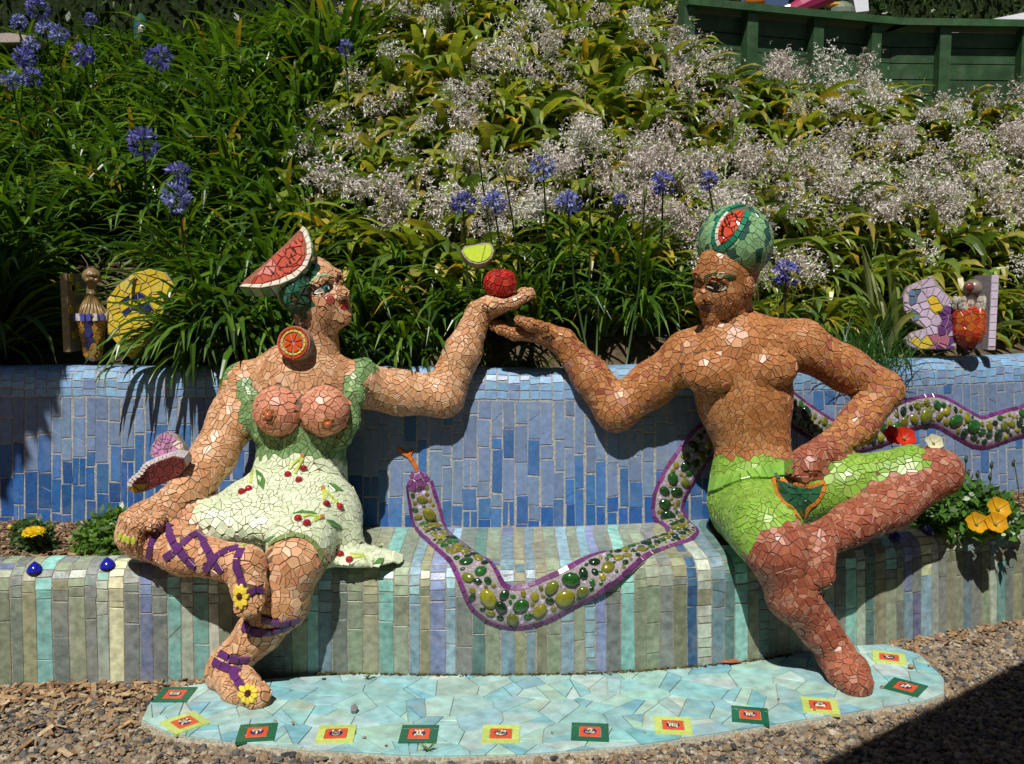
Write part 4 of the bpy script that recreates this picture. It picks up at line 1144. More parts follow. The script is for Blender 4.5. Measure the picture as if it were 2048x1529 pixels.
for x, y in ((592, 486), (586, 498), (590, 503), (583, 512), (588, 520), (580, 526), (560, 540), (545, 546), (575, 533)):
    a = R.uniform(.6, 1.4); V, Fc = prism(ring_px([(x + 5.5 * math.cos(a + w) * (1 if i % 2 == 0 else .42), y + 5.5 * math.sin(a + w) * (1 if i % 2 == 0 else .42)) for i, w in enumerate((0, 1.57, 3.14, 4.71))]), hn, .0085, 0); add('seed_tile', V, Fc, 'tile', hat, (.035, .022, .015))
# green glass curls of hair below the hat
for x, y, r in ((586, 586, 17), (600, 556, 20), (620, 545, 14), (578, 603, 12), (606, 574, 16), (628, 536, 11), (606, 604, 14)):
    P, ok = W.tpx([(x, y)])
    if not ok[0]: continue
    n_ = W.grad(P)[0]; u_, v_, _ = frame_from(n_); rr = pm(r, .3)
    for k in range(6):
        a = k * 1.047 + .2; pts = W.snap(np.array([P[0] + n_ * .012, P[0] + (u_ * math.cos(a) + v_ * math.sin(a)) * rr, P[0] + (u_ * math.cos(a + 1) + v_ * math.sin(a + 1)) * rr]), 2); pts[0] += n_ * .014
        nn = unit(np.cross(pts[1] - pts[0], pts[2] - pts[0])); nn = nn if nn @ n_ > 0 else -nn
        V, Fc = prism(pts, nn, .008, -.004); add('glass_curl', V, Fc, 'glass', woman, jit((.025, .10, .055), .4))
# orange-slice earring
ear = thing('earring', (0, 0, 0), None, None); ear.parent = woman; EC = at(587, 686, .20); ear.location = Vector(EC) - woman.location
en = unit(np.array([-.12, -1, .18])); eu = unit(np.cross((0, 0, 1), en)); ev_ = np.cross(en, eu)
er = pm(34, .2)
cir = lambda r, a, d=0: EC + (eu * math.cos(a) + ev_ * math.sin(a)) * r + en * d
A = np.linspace(0, 2 * math.pi, 29)[:-1]; n = len(A)
add('disc', [cir(er, a) for a in A] + [cir(er, a, -.05) for a in A], [list(range(n)), list(range(n, 2 * n))[::-1]] + [[i, n + i, n + (i + 1) % n, (i + 1) % n] for i in range(n)], 'grout', ear, (.32, .25, .2))
def sector(r0, r1, a0, a1, col, nm, g=.02, d=.0):
    g0, g1 = g * er / max(r0, .01) * .6, g * er / r1
    pts = [cir(r1 - .001, a, d) for a in np.linspace(a0 + g1, a1 - g1, 4)] + [cir(r0 + .001, a, d) for a in np.linspace(a1 - g0, a0 + g0, 3)]
    V, Fc = prism(pts, en, .005, -.002, .001); add(nm, V, Fc, 'tile', ear, col)
for k in range(12): sector(er * .82, er * .97, k * .5236, (k + 1) * .5236, jit((.5, .05, .015), .15), 'peel_tile')
for k in range(16): sector(er * .62, er * .78, k * .3927, (k + 1) * .3927, jit((.62, .44, .08), .1), 'pith_tile')
for k in range(7): sector(er * .1, er * .58, k * .8976 + .2, (k + 1) * .8976 + .2, jit((.62, .07, .008), .08), 'segment_tile', .06)
V, Fc = tube([EC + np.array([.02, .02, .06]), at(604, 640, .27)], .006, 6); add('ear_wire', V, Fc, 'bronze', ear, (.2, .15, .1), smooth=True)

# ---- apple in her hand
ap = at(1000, 567, .55); ra = pm(31, .55)
A_ = SDF(); A_.tor(ap, ra * .34, ra * .68, 'apple', sz=1.22)
apple = thing('mosaic_apple', at(1000, 600, .55), 'shiny red mosaic apple lying on the raised palm of the woman statue', 'apple')
V, Q = A_.mesh(.006); add('core', V, Q.tolist(), 'grout', apple, (.16, .06, .05), smooth=True)
emit(apple, shard_skin(A_, V, Q, lambda t, p: .024, lambda t, p, n: jit((.42, .02, .015) if R.random() > .2 else (.5, .06, .03), .25), split=.4, gap=.0012), 'apple_tile', 'tile', 300, top=.003)
sp_ = [ap + np.array([0, 0, ra * .4]), ap + np.array([-.004, 0, ra * 1.15]), at(988, 524, .55)]
V, Fc = tube(sp_, [.007, .006, .0055], 6); add('stalk', V, Fc, 'stone', apple, (.05, .035, .02), smooth=True)
lo = [(922, 503), (930, 492), (945, 491), (956, 488), (972, 486), (984, 489), (988, 502), (984, 515), (972, 525), (955, 529), (938, 524), (928, 514)]
ln = unit(np.array([.05, -.8, .6])); lc = at(955, 508, .53)
def leafp(p):
    d = ray(*p); return CAM + d * (((lc - CAM) @ ln) / (d @ ln))
lf = [leafp(p) for p in lo]; n = len(lf)
add('leaf_edge', [p + ln * 0 for p in lf] + [p - ln * .025 for p in lf], [list(range(n)), list(range(n, 2 * n))[::-1]] + [[i, n + i, n + (i + 1) % n, (i + 1) % n] for i in range(n)], 'grout', apple, (.3, .26, .2))
li = [tuple(np.array(p) + (np.array([956, 508]) - p) * .1) for p in lo]
for poly in ([(q[0], q[1]) for q in clip_poly(li, 1, .25, 968 + .25 * 505)], clip_poly(li, -1, -.25, -968 - .25 * 505)):
    poly = inset(poly, .5)
    if len(poly) > 2: V, Fc = prism([leafp(p) for p in poly], ln, .005, -.002); add('leaf_tile', V, Fc, 'tile', apple, jit((.4, .52, .03), .06))

# ================= man
Nn = SDF()
DY = .09
chain(Nn, [(1478, 725, .36 + DY, 100), (1488, 790, .35 + DY, 92)], 'torso', .05, .74)
chain(Nn, [(1488, 790, .35 + DY, 86), (1511, 925, .34 + DY, 71)], 'torso', .05, .78)
chain(Nn, [(1378, 708, .40 + DY, 46), (1470, 690, .39 + DY, 54), (1600, 688, .40 + DY, 48)], 'torso', .05, .9)
for x, y in ((1424, 748), (1534, 738)): ball(Nn, x, y, .26 + DY, (60, 34, 42), 'torso', .016)
chain(Nn, [(1468, 700, .40 + DY, 50), (1462, 655, .41 + DY, 39), (1462, 610, .41 + DY, 39)], 'neck', .025)
ML, MR = head(Nn, at(1451, 558, .42), (-.78, -.575, -.25), (-.08, -.31, .944), .333, 'face', ears=(-1, 1))
# reaching arm
chain(Nn, [(1374, 716, .40 + DY, 45), (1302, 770, .52, 42), (1232, 820, .52, 41)], 'skin', .04)
chain(Nn, [(1232, 820, .52, 40), (1180, 752, .54, 35), (1125, 684, .545, 24)], 'skin', .03)
chain(Nn, [(1125, 684, .545, 24), (1092, 670, .55, 22)], 'hand', .02)
ball(Nn, 1080, 668, .55, (34, 44, 16), 'hand', .02)
for i, (ex, ey) in enumerate(((1000, 660), (989, 653), (992, 651), (1002, 650))):
    yy = .55 + (-.06, -.02, .02, .058)[i]
    chain(Nn, [(1062, 671, yy, 11), (1030, 669, yy, 10.5), (ex, ey, yy, 8.5)], 'finger', .012)
chain(Nn, [(1085, 656, .475, 12), (1060, 650, .45, 11), (1038, 641, .45, 8.5)], 'finger', .012)
# arm with the hand on the hip
chain(Nn, [(1606, 694, .40 + DY, 45), (1690, 738, .42 + DY, 41), (1764, 782, .42 + DY, 39)], 'skin', .04)
chain(Nn, [(1764, 782, .42 + DY, 38), (1715, 850, .33 + DY, 37), (1655, 902, .24 + DY, 29)], 'skin2', .03)
chain(Nn, [(1655, 902, .24 + DY, 30), (1618, 922, .20 + DY, 32)], 'leg', .03)
ball(Nn, 1608, 932, .19 + DY, (36, 36, 28), 'leg', .02)
for i in range(4): chain(Nn, [(1590 + 9 * i, 925 + 5 * i, .155 + DY, 11), (1584 + 9 * i, 944 + 4 * i, .145 + DY, 10)], 'leg', .01)
# shorts, thighs, legs
ball(Nn, 1510, 1005, .30 + DY, (92, 80, 72), 'shorts', .05)
chain(Nn, [(1506, 960, .33 + DY, 84), (1510, 985, .33 + DY, 88)], 'shorts', .04, .85)
chain(Nn, [(1507, 952, .34 + DY, 77), (1508, 966, .34 + DY, 80)], 'band', .01, .8)
chain(Nn, [(1500, 1020, .25 + DY, 76), (1530, 1062, .02, 72)], 'shorts', .04)
chain(Nn, [(1560, 1000, .26 + DY, 66), (1700, 968, .22 + DY, 52), (1822, 938, .2 + DY, 44)], 'shorts', .04)
chain(Nn, [(1545, 1075, -.0, 62), (1556, 1102, -.06, 60)], 'leg', .03)
chain(Nn, [(1556, 1102, -.06, 60), (1588, 1190, -.05, 52), (1640, 1262, -.03, 36), (1668, 1300, -.02, 32)], 'leg', .03)
chain(Nn, [(1668, 1298, -.02, 33), (1680, 1325, -.01, 33)], 'foot', .03)
chain(Nn, [(1676, 1320, -.03, 36), (1696, 1345, -.10, 39), (1712, 1366, -.17, 33)], 'foot', .03)
chain(Nn, [(1822, 938, .2 + DY, 41), (1876, 946, .19 + DY, 44)], 'leg', .03)
chain(Nn, [(1876, 946, .19 + DY, 44), (1778, 1010, .12 + DY, 49), (1700, 1050, .0 + DY, 40), (1645, 1080, -.09 + DY, 36)], 'leg', .03)
chain(Nn, [(1640, 1082, -.13 + DY, 36), (1632, 1120, -.17 + DY, 32), (1640, 1150, -.19 + DY, 28)], 'foot', .03)
for i in range(4): chain(Nn, [(1622 + 10 * i, 1142, -.195 + DY, 12), (1626 + 9 * i, 1164 - 2 * i, -.20 + DY, 10)], 'foot', .01)
MV, MQ = Nn.mesh(.0085)
TN = [np.array(c) * .88 for c in ((.50, .22, .085), (.46, .19, .065), (.54, .26, .11), (.42, .165, .055), (.50, .205, .075))]
RD = [np.array(c) * .84 for c in ((.42, .135, .075), (.38, .11, .06), (.46, .17, .10), (.34, .095, .055), (.5, .23, .15))]
def m_colour(tag, P, n):
    if tag == 'band': return jit((.2, .38, .06), .12) if proj(P)[1] > 958 - .235 * (proj(P)[0] - 1424) else jit(R.choice(TN), .09)
    if tag == 'shorts': return jit((.22, .40, .05) if R.random() > .2 else (.28, .45, .08), .12)
    if tag in ('leg', 'foot'): return jit(R.choice(RD), .1)
    if tag == 'skin2': return jit(R.choice(TN if R.random() > .35 else RD), .1)
    if tag == 'lip': return jit((.2, .05, .035), .15)
    if tag == 'skin' and R.random() < .18: return jit(R.choice(RD), .1)
    return jit(R.choice(TN), .09)
man = thing('mosaic_statue', at(1520, 1120, .3), 'mosaic statue of a seated bare-chested man in lime green shorts and striped melon cap', 'statue')
add('body', MV, MQ.tolist(), 'grout', man, (.17, .1, .06), smooth=True)
tiles = shard_skin(Nn, MV, MQ, lambda t, p: {'finger': .017, 'face': .033, 'cheek': .031, 'nose': .024, 'lip': .018, 'eye': .02, 'ear': .024, 'hand': .032, 'foot': .032, 'band': .04}.get(t, .038), m_colour, split=.85, keep=lambda P: P[:, 2] > .0)
tiles = [t for t in tiles if not (t[0].mean(axis=0)[2] < .40 and t[0].mean(axis=0)[1] > .16)]
emit(man, strip_tiles(Nn, [(1424, 972), (1470, 962), (1520, 950), (1570, 938), (1586, 934)], .058, 14, (.2, .4, .06), .14), 'waistband_tile', 'tile', 300, top=.013)
emit(man, tiles, 'skin_tile', 'matte_tile', 300)
# fig leaf on the shorts: orange edge, dark green shards
figl = [(1545, 958), (1562, 962), (1590, 968), (1620, 974), (1652, 964), (1644, 990), (1628, 1010), (1615, 1014), (1608, 1038), (1592, 1040), (1588, 1022), (1568, 1010), (1552, 990)]
cF = np.array([1598, 990.])
emit(man, strip_tiles(Nn, figl + figl[:1], .014, 13, (.55, .19, .03), .15), 'leaf_edge_tile', 'tile', 300, top=.006)
for i in range(len(figl)):
    a, b = np.array(figl[i], float), np.array(figl[(i + 1) % len(figl)], float); a = a + (cF - a) * .1; b = b + (cF - b) * .1
    m = (a + cF) / 2; m2 = (b + cF) / 2
    for poly in ([a, b, m2, m], [m, m2, cF]):
        pc = np.mean(poly, axis=0); poly = [p + (pc - p) * .07 for p in poly]
        for t in patch_tile(Nn, poly, jit((.02, .085, .04), .3)): V, Fc = prism(t[0], t[1], .009, -.003); add('leaf_tile', V, Fc, 'tile', man, t[2])
emit(man, strip_tiles(Nn, [(1538, 936), (1548, 950), (1556, 962)], .014, 10, (.05, .12, .06), .15), 'leaf_stalk', 'tile', 300, top=.014)
for x, y in ((1452, 772),):
    P, ok = Nn.tpx([(x, y)]); n_ = Nn.grad(P)[0]; u_, v_, _ = frame_from(n_)
    V, Fc = prism([P[0] + (u_ * math.cos(a) + v_ * math.sin(a)) * .018 for a in np.linspace(0, 5.6, 9)], n_, .007, -.002); add('round_tile', V, Fc, 'tile', man, (.4, .13, .06))
for q in (-1,): eye_set(Nn, ML, MR, man, q, (.012, .012, .01), (.55, .6, .48), (.035, .08, .03), lash=False)
lips(Nn, ML, MR, man, (.1, .03, .03))
# melon cap
hat = thing('hat', at(1472, 520, .36 + DY), None, None); hat.parent = man; hat.location = Vector(at(1472, 520, .36 + DY)) - man.location
Hs = SDF(); Hs.ell(at(1470, 486, .355 + DY), (pm(72, .45), pm(84, .45), pm(74, .45)), 'cap')
V, Q = Hs.mesh(.0085); add('cap_core', V, Q.tolist(), 'grout', hat, (.1, .12, .08), smooth=True)
def capcol(t, P, n):
    a = math.atan2(P[1] - at(1474, 487, .37 + DY)[1], P[0] - at(1474, 487, .37 + DY)[0])
    k = (a / .62 + .28 * math.sin(P[2] * 30)) % 1.0
    return jit((.03, .10, .08), .2) if k < .3 else jit((.23, .41, .2), .16)
cut = [(1500, 413), (1478, 413), (1456, 421), (1440, 438), (1431, 460), (1428, 482), (1436, 500), (1452, 493), (1470, 476), (1484, 453), (1494, 430)]
def pip(x, y, poly):
    c_ = False
    for i in range(len(poly)):
        x0, y0 = poly[i]; x1, y1 = poly[i - 1]
        if (y0 > y) != (y1 > y) and x < (x1 - x0) * (y - y0) / (y1 - y0) + x0: c_ = not c_
    return c_
tl = shard_skin(Hs, V, Q, lambda t, p: .034, capcol, split=.5)
tl = [t for t in tl if t[1][1] > .3 or not pip(*proj(t[0].mean(axis=0))[:2], cut)]
emit(hat, tl, 'rind_tile', 'tile', 300)
def scl(poly, k, c=(1462, 456)): return [(c[0] + (x - c[0]) * k, c[1] + (y - c[1]) * k) for x, y in poly]
emit(hat, strip_tiles(Hs, cut + cut[:1], .02, 13, (.02, .2, .11), .12), 'border_tile', 'tile', 300, top=.006)
emit(hat, strip_tiles(Hs, scl(cut, .82)[2:7], .013, 11, (.72, .6, .52), .06), 'pith_tile', 'tile', 300, top=.007)
fl = scl(cut, .74)
for qd in cells2d([(x, y) for x, y in fl], 16, split=.6):
    qd = inset(qd, .6)
    if len(qd) < 3 or abs(parea(qd)) < 8: continue
    for t in patch_tile(Hs, qd, jit((.55, .07, .03), .2)): V, Fc = prism(t[0], t[1], .009, -.003, .001); add('flesh_tile', V, Fc, 'tile', hat, t[2])
for x, y in ((1465, 432), (1456, 440), (1452, 447), (1448, 456), (1447, 463), (1447, 470), (1472, 436), (1460, 450)):
    for t in patch_tile(Hs, [(x - 2, y - 6), (x + 2.5, y), (x + 1, y + 5), (x - 2.5, y)], (.02, .014, .01)): V, Fc = prism(t[0], t[1], .012, -.003, .001); add('seed_tile', V, Fc, 'tile', hat, t[2])
# ------------------------------------------------------------------ planting on the slope
def strap(mb, base, az, L, w, th0, droop, col, n=7, twist=0.0, fold=.35, tipcol=None):
    """one arching leaf folded along its midrib"""
    p = np.array(base, float); th = th0; seg = L / n; d2 = np.array([math.cos(az), math.sin(az), 0]); sd = np.array([-math.sin(az), math.cos(az), 0])
    V = []; C = []
    for i in range(n + 1):
        t = i / n; ww = w * (.55 + .45 * min(1, t * 3.5)) * (1 - max(0, (t - .6) / .4) ** 1.6) + .0012
        dirv = d2 * math.cos(th) + np.array([0, 0, 1.0]) * math.sin(th); nr = cross3(sd, dirv); nr = nr if nr[2] > 0 else -nr
        a = twist * t; s2 = sd * math.cos(a) + nr * math.sin(a); n2 = nr * math.cos(a) - sd * math.sin(a)
        V += [p - s2 * ww / 2 + n2 * ww * fold * .5, p.copy(), p + s2 * ww / 2 + n2 * ww * fold * .5]
        c = np.asarray(col, float)
        if tipcol is not None: c = c * (1 - t ** 3) + np.asarray(tipcol) * t ** 3
        C += [c, c * 1.12, c]
        p = p + dirv * seg; th -= droop / n * (.5 + 1.0 * t)
    Fc = []
    for i in range(n):
        a = i * 3; Fc += [[a, a + 1, a + 4, a + 3], [a + 1, a + 2, a + 5, a + 4]]
    mb.put(V, Fc, np.array(C))
AG = [(.062, .14, .014), (.085, .175, .02), (.045, .105, .012), (.125, .215, .026), (.03, .075, .011)]
RG = [(.2, .26, .035), (.16, .23, .032), (.26, .3, .045), (.12, .19, .028), (.08, .14, .022)]
def mesh_agapanthus(nl, Lm, wide=.026):
    mb = MB()
    for i in range(nl):
        az = R.uniform(0, 6.28); r = R.uniform(0, .07); inner = R.random()
        L = Lm * R.uniform(.6, 1.15); c = jit(R.choice(AG), .2, .05)
        if R.random() < .03: c = jit((.28, .22, .04), .2)
        strap(mb, (r * math.cos(az), r * math.sin(az), -.02), az + R.gauss(0, .25), L, wide * R.uniform(.75, 1.25), math.radians(R.uniform(42, 86)), math.radians(R.uniform(80, 172)), c, 7, R.gauss(0, .4))
    return mb.mesh('strap_leaves', 'leaf')
def mesh_renga(nl, Lm):
    mb = MB()
    for i in range(nl):
        az = R.uniform(0, 6.28); r = R.uniform(0, .09); L = Lm * R.uniform(.6, 1.15); c = jit(R.choice(RG), .2, .05); tip = None
        k = R.random()
        if k < .06: c = jit((.42, .32, .04), .2)
        elif k < .2: tip = (.4, .28, .06)
        strap(mb, (r * math.cos(az), r * math.sin(az), -.02), az + R.gauss(0, .3), L, .06 * R.uniform(.7, 1.25), math.radians(R.uniform(40, 86)), math.radians(R.uniform(95, 210)), c, 7, R.gauss(0, .5), .3, tip)
    return mb.mesh('broad_leaves', 'leaf')
def floret(mb, p, d, l, w, cols, n=4):
    u_, v_, _ = frame_from(d)
    for k in range(n):
        a = k * 6.283 / n + R.uniform(0, 1); e = unit(d * .65 + (u_ * math.cos(a) + v_ * math.sin(a)) * .76); s_ = unit(cross3(e, unit(d + .01))) * w / 2
        mb.put([p, p + e * l * .55 - s_, p + e * l, p + e * l * .55 + s_], [[0, 1, 2, 3]], jit(R.choice(cols), .12))
def mesh_spray(nf, rad, zs=.8):
    """airy head of small white star flowers on a leaning stem; origin at the foot of the stem"""
    cset = R.choice([[(.76, .71, .67), (.82, .79, .75), (.6, .5, .47), (.7, .66, .6)], [(.8, .78, .73), (.84, .82, .77), (.72, .7, .6)], [(.68, .59, .56), (.76, .7, .66), (.54, .43, .39), (.78, .75, .7)]])
    mb = MB(); top = np.array([R.uniform(-.05, .05), R.uniform(-.12, .0), .34]); V, Fc = tube([(0, 0, 0), top * .5 + np.array([0, .02, 0]), top], [.004, .0035, .002], 5, False); mb.put(V, Fc, (.2, .22, .08))
    for k in range(10):
        a = R.uniform(0, 6.28); e = top + np.array([math.cos(a) * rad * .8, math.sin(a) * rad * .8, R.uniform(-.5, .9) * rad * zs]); V, Fc = tube([top - np.array([0, 0, .04]), e], [.0016, .001], 3, False); mb.put(V, Fc, (.25, .22, .12))
    for k in range(nf):
        q = np.array([R.gauss(0, .48), R.gauss(0, .48), R.gauss(0, .48)]); p = top + q * np.array([rad, rad, rad * zs])
        d = unit(np.array([R.gauss(0, .6), R.gauss(0, .6) - .35, -.6 + R.gauss(0, .5)])); floret(mb, p, d, R.uniform(.016, .026), .0078, cset, 3)
    return mb.mesh('white_spray', 'petal')
def mesh_umbel(nf, rad, cols):
    mb = MB()
    for k in range(nf):
        d = unit(np.array([R.gauss(0, 1), R.gauss(0, 1), R.gauss(.25, .8)])); V, Fc = tube([(0, 0, 0), d * rad * .62], [.0012, .001], 3, False); mb.put(V, Fc, (.12, .16, .08))
        d2 = unit(d + np.array([0, 0, -.25])); floret(mb, d * rad * R.uniform(.55, .68), d2, R.uniform(.034, .05), .015, cols, 5)
    return mb.mesh('flower_umbel', 'petal')
AGM = [mesh_agapanthus(105, .58) for _ in range(6)]
AGF = [mesh_agapanthus(105, .72, .028) for _ in range(4)]
RGM = [mesh_renga(62, .48) for _ in range(7)]
SPR = [mesh_spray(R.choice([60, 90, 120]), R.uniform(.075, .12), R.uniform(.6, 1.0)) for _ in range(10)]
UMB = [mesh_umbel(30, .085, cs) for cs in ([(.1, .1, .4), (.14, .15, .5), (.08, .07, .32)], [(.16, .19, .5), (.22, .26, .58), (.12, .13, .42), (.32, .36, .66)], [(.12, .13, .44), (.2, .22, .56), (.09, .08, .34)], [(.2, .25, .55), (.14, .17, .46), (.3, .34, .64)])]
def child(name, me, parent, loc=(0, 0, 0), rz=0.0, sc=1.0, kind=None):
    o = bpy.data.objects.new(name, me); COL.objects.link(o); o.parent = parent; o.location = loc; o.rotation_euler = (0, 0, rz); o.scale = (sc,) * 3
    if kind: o['kind'] = kind
    return o
def clump(name, me, p, sc, label, cat, group, nspray=0, spread=.12):
    t = thing(name, p, label, cat, group); child('foliage', me, t, (0, 0, 0), R.uniform(0, 6.28), sc, 'stuff')
    for k in range(nspray):
        a = R.uniform(0, 6.28); child('flower_spray', R.choice(SPR), t, (math.cos(a) * spread, math.sin(a) * spread * .7 - .03, R.uniform(-.06, .1)), R.uniform(-.6, .6), R.uniform(.7, 1.2), 'stuff')
    return t
ag_spots = []; 
def place_slope():
    row = 0; t = .16
    while t < 5.4:
        sp = .27 if t < 1.2 else .31; x = -4.2 + (row % 2) * sp / 2
        while x < 4.3:
            X = x + R.uniform(-.4, .4) * sp * .6; Y = wall_plan.yx(X) + .2 + t + R.uniform(-.08, .08) + (.12 if t < .5 and X > -.75 else 0); z = hill(X, Y); px, py, f = proj((X, Y, z + .28))
            x += sp
            if px < -190 or px > 2240 or py < -170: continue
            # keep clear of the fence and of what stands on its terrace
            fy = np.interp(X, [fp[0][0], fp[2][0], fp[3][0]], [fp[0][1], fp[2][1], fp[3][1]])
            if X > fp[0][0] - .1 and Y > fy - .18: continue
            bx, by, _ = proj((X, Y, z))
            front = t < .5
            if px < 655 + 60 * math.sin(py / 60) or (py > 470 + 25 * math.sin(px / 70) and px < 1420): kind = 'a'
            elif px > 1540 and by > 560: kind = 'x'
            else: kind = 'r'
            if kind == 'r' and 1790 < px < 1880 and 120 < by < 330 and R.random() < .75: continue
            if kind == 'a':
                if t < 1.0 and 110 < px < 355: continue
                if front:
                    tall = .78 if 700 < px < 1500 else .95
                    clump('agapanthus_plant', R.choice(AGF), (X, Y, z), tall * R.uniform(.85, 1.08), 'dark strap-leaved clump arching over the back of the blue wall', 'plant', 'strap-leaved clumps along the wall')
                else:
                    clump('agapanthus_plant', R.choice(AGM), (X, Y, z), R.uniform(.85, 1.2) * (1.28 if 400 < px < 700 and t > 1.2 else 1), 'dark green strap-leaved clump massed on the slope behind the woman statue', 'plant', 'strap-leaved clumps on the slope')
                ag_spots.append((X, Y))
            elif kind == 'r':
                low = by > 425 - max(0, px - 1500) * .12
                dense = .95 if low and px > 1000 else .8 if low else .55 if px > 1250 else .45
                ns = sum(R.random() < dense for _ in range(5 if low and px > 1250 else 4 if low and px > 950 else 3))
                clump('lily_plant', R.choice(RGM), (X, Y, z), R.uniform(.8, 1.12), 'yellow-green broad-leaved lily clump with white flower sprays on the slope', 'plant', 'white flowering lilies on the slope', ns)
            else:
                clump('lily_plant', R.choice(RGM), (X, Y, z), R.uniform(.75, 1.0) if not front else R.uniform(.55, .75), 'broad-leaved lily clump growing along the wall behind the man statue', 'plant', 'lilies behind the man', R.random() < .5)
        t += .24 if t < 1 else .29; row += 1
place_slope()
for px in (1290, 1330, 1365, 1400, 1440, 1500, 1556, 1600, 1648, 1690, 1735, 1900, 1950, 2000, 2050):
    a, b = (np.array(fp[0]), np.array(fp[2])) if px < 1782 else (np.array(fp[2]), np.array(fp[3]))
    best = min(np.linspace(-.2, 1, 240), key=lambda t: abs(proj(a + (b - a) * t)[0] - px)); p = a + (b - a) * best; Y = p[1] - R.uniform(.3, .5); z = hill(p[0], Y)
    clump('lily_plant', R.choice(RGM), (p[0], Y, z), R.uniform(.95, 1.2), 'white flowering lily clump standing close to the foot of the green fence', 'plant', 'lilies along the fence', 3 if px < 1420 else 2)
# blue flower heads, each on its own tall stem
heads = [(75, 18, 1.15, 'large blue flower head at the very top of the slope near the dark corner'), (38, 48, .8, 'small blue flower head beside the large one in the dark upper corner'),
         (92, 62, .9, 'pale blue flower head just below the large one in the upper corner'), (118, 70, .85, 'pale blue flower head in the upper corner cluster, on its inner side'),
         (166, 112, 1, 'blue flower head with yellowing centre, alone below the upper corner cluster'), (48, 118, .95, 'loose blue flower head hanging below the upper corner cluster'),
         (22, 160, .8, 'blue flower head at the picture edge, lowest of the upper corner'), (66, 156, .8, 'blue flower head second from the picture edge, low in the upper corner'),
         (318, 118, 1.15, 'deep violet-blue flower head standing alone high above the watermelon hat'), (286, 288, 1.1, 'deep blue flower head above the yellow butterfly ornament, upper of three'),
         (356, 352, 1.05, 'pale blue flower head, middle of the three above the yellow butterfly'), (352, 398, 1.0, 'pale blue flower head, lowest of the three above the yellow butterfly'),
         (1086, 336, 1, 'blue flower head among white sprays above the gap between the statues'), (926, 408, .9, 'blue flower head just above the green apple leaf'),
         (988, 408, .9, 'blue flower head above the apple, beside the one over the leaf'), (1136, 410, .95, 'violet-blue flower head low behind the reaching hand of the man statue'),
         (1326, 368, .95, 'sparse blue flower head among white sprays beside the melon cap'), (1416, 362, .75, 'small blue flower head directly above the melon cap'),
         (1572, 548, .95, 'blue flower head beside the ear of the man statue'), (180, 40, .6, 'faint small blue flower head against the dark trees at the top'),
         (62, 90, .7, 'small blue flower head in the midst of the upper corner cluster'), (1240, 400, .5, 'tiny blue flower head between the apple and the melon cap'), (690, 95, .6, 'tiny bluish flower head where strap leaves meet the white lilies')]
for x, y, s_, lab in heads:
    d = ray(x, y); want = .82 if y < 330 else .75; p = None
    for t in np.linspace(4.0, 13, 400):
        q = CAM + d * t
        if q[2] - hill(q[0], q[1]) < want: p = q; break
    if p is None: continue
    g = np.array([p[0] + R.uniform(-.12, .12), p[1] + R.uniform(0, .15), hill(p[0], p[1]) - .02])
    t_ = thing('agapanthus_flower', g, lab, 'flower', 'blue flower heads')
    mid = (g + p) / 2 + np.array([R.uniform(-.04, .04), 0, .02]); V, Fc = tube([g, mid, p], [.0055, .005, .004], 6); add('stem', V, Fc, 'leaf', t_, (.05, .09, .025), smooth=True)
    child('flower_head', R.choice(UMB), t_, Vector(p - g), R.uniform(0, 6.28), s_ * (.88 if y < 330 else .74), 'stuff')
# thin bare stems with closed buds
for x, y in ((228, 18), (262, 22), (482, 128), (958, 320), (1010, 350), (590, 140), (640, 40), (1180, 390), (1290, 395)):
    d = ray(x, y); p = None
    for t in np.linspace(4.0, 13, 300):
        q = CAM + d * t
        if q[2] - hill(q[0], q[1]) < .8: p = q; break
    if p is None: continue
    g = np.array([p[0] + R.uniform(-.1, .1), p[1] + .1, hill(p[0], p[1]) - .02])
    t_ = thing('budding_stem', g, 'thin upright stem with a closed green bud standing above the strap leaves', 'flower', 'budding stems on the slope')
    V, Fc = tube([g, (g + p) / 2 + np.array([.02, 0, 0]), p], [.005, .0045, .0035], 5); add('stem', V, Fc, 'leaf', t_, (.06, .11, .03), smooth=True)
    V, Fc = blob(p + np.array([0, 0, .02]), (.009, .009, .028), 7, 6); add('bud', V, Fc, 'leaf', t_, (.16, .2, .07), smooth=True)
# a big pale clump right of the man's cap and a tuft of fine grass beside his shoulder
def special(name, px, py, yy, me, sc, label):
    p = at(px, py, yy); p[2] = hill(p[0], p[1]); t_ = thing(name, p, label, 'plant'); child('foliage', me, t_, (0, 0, 0), 0, sc, 'stuff'); return t_
mb = MB()
for i in range(34): strap(mb, (R.gauss(0, .03), R.gauss(0, .03), 0), R.uniform(0, 6.28), R.uniform(.35, .62), .03, math.radians(R.uniform(45, 88)), math.radians(R.uniform(20, 110)), jit(R.choice([(.17, .22, .06), (.24, .28, .1), (.1, .16, .04), (.3, .32, .14)]), .15), 7, R.gauss(0, .3))
special('crinum_lily', 1775, 640, 1.35, mb.mesh('pale_leaves', 'leaf'), 1.0, 'pale long-leaved lily clump beside the lilac butterfly ornament')
mb = MB()
for i in range(420): strap(mb, (R.gauss(0, .12), R.gauss(0, .06), 0), R.uniform(0, 6.28), R.uniform(.14, .3), .0035, math.radians(R.uniform(35, 88)), math.radians(R.uniform(20, 120)), jit((.05, .13, .025), .3), 4)
special('grass_tuft', 1700, 690, .98, mb.mesh('grass_blades', 'leaf'), 1.0, 'tuft of fine dark grass on the wall beside the shoulder of the man statue')
mb = MB()
for i in range(16): strap(mb, (0, 0, 0), R.uniform(0, 6.28), R.uniform(.2, .36), .016, math.radians(R.uniform(35, 85)), math.radians(R.uniform(0, 50)), jit((.3, .34, .12), .15), 5)
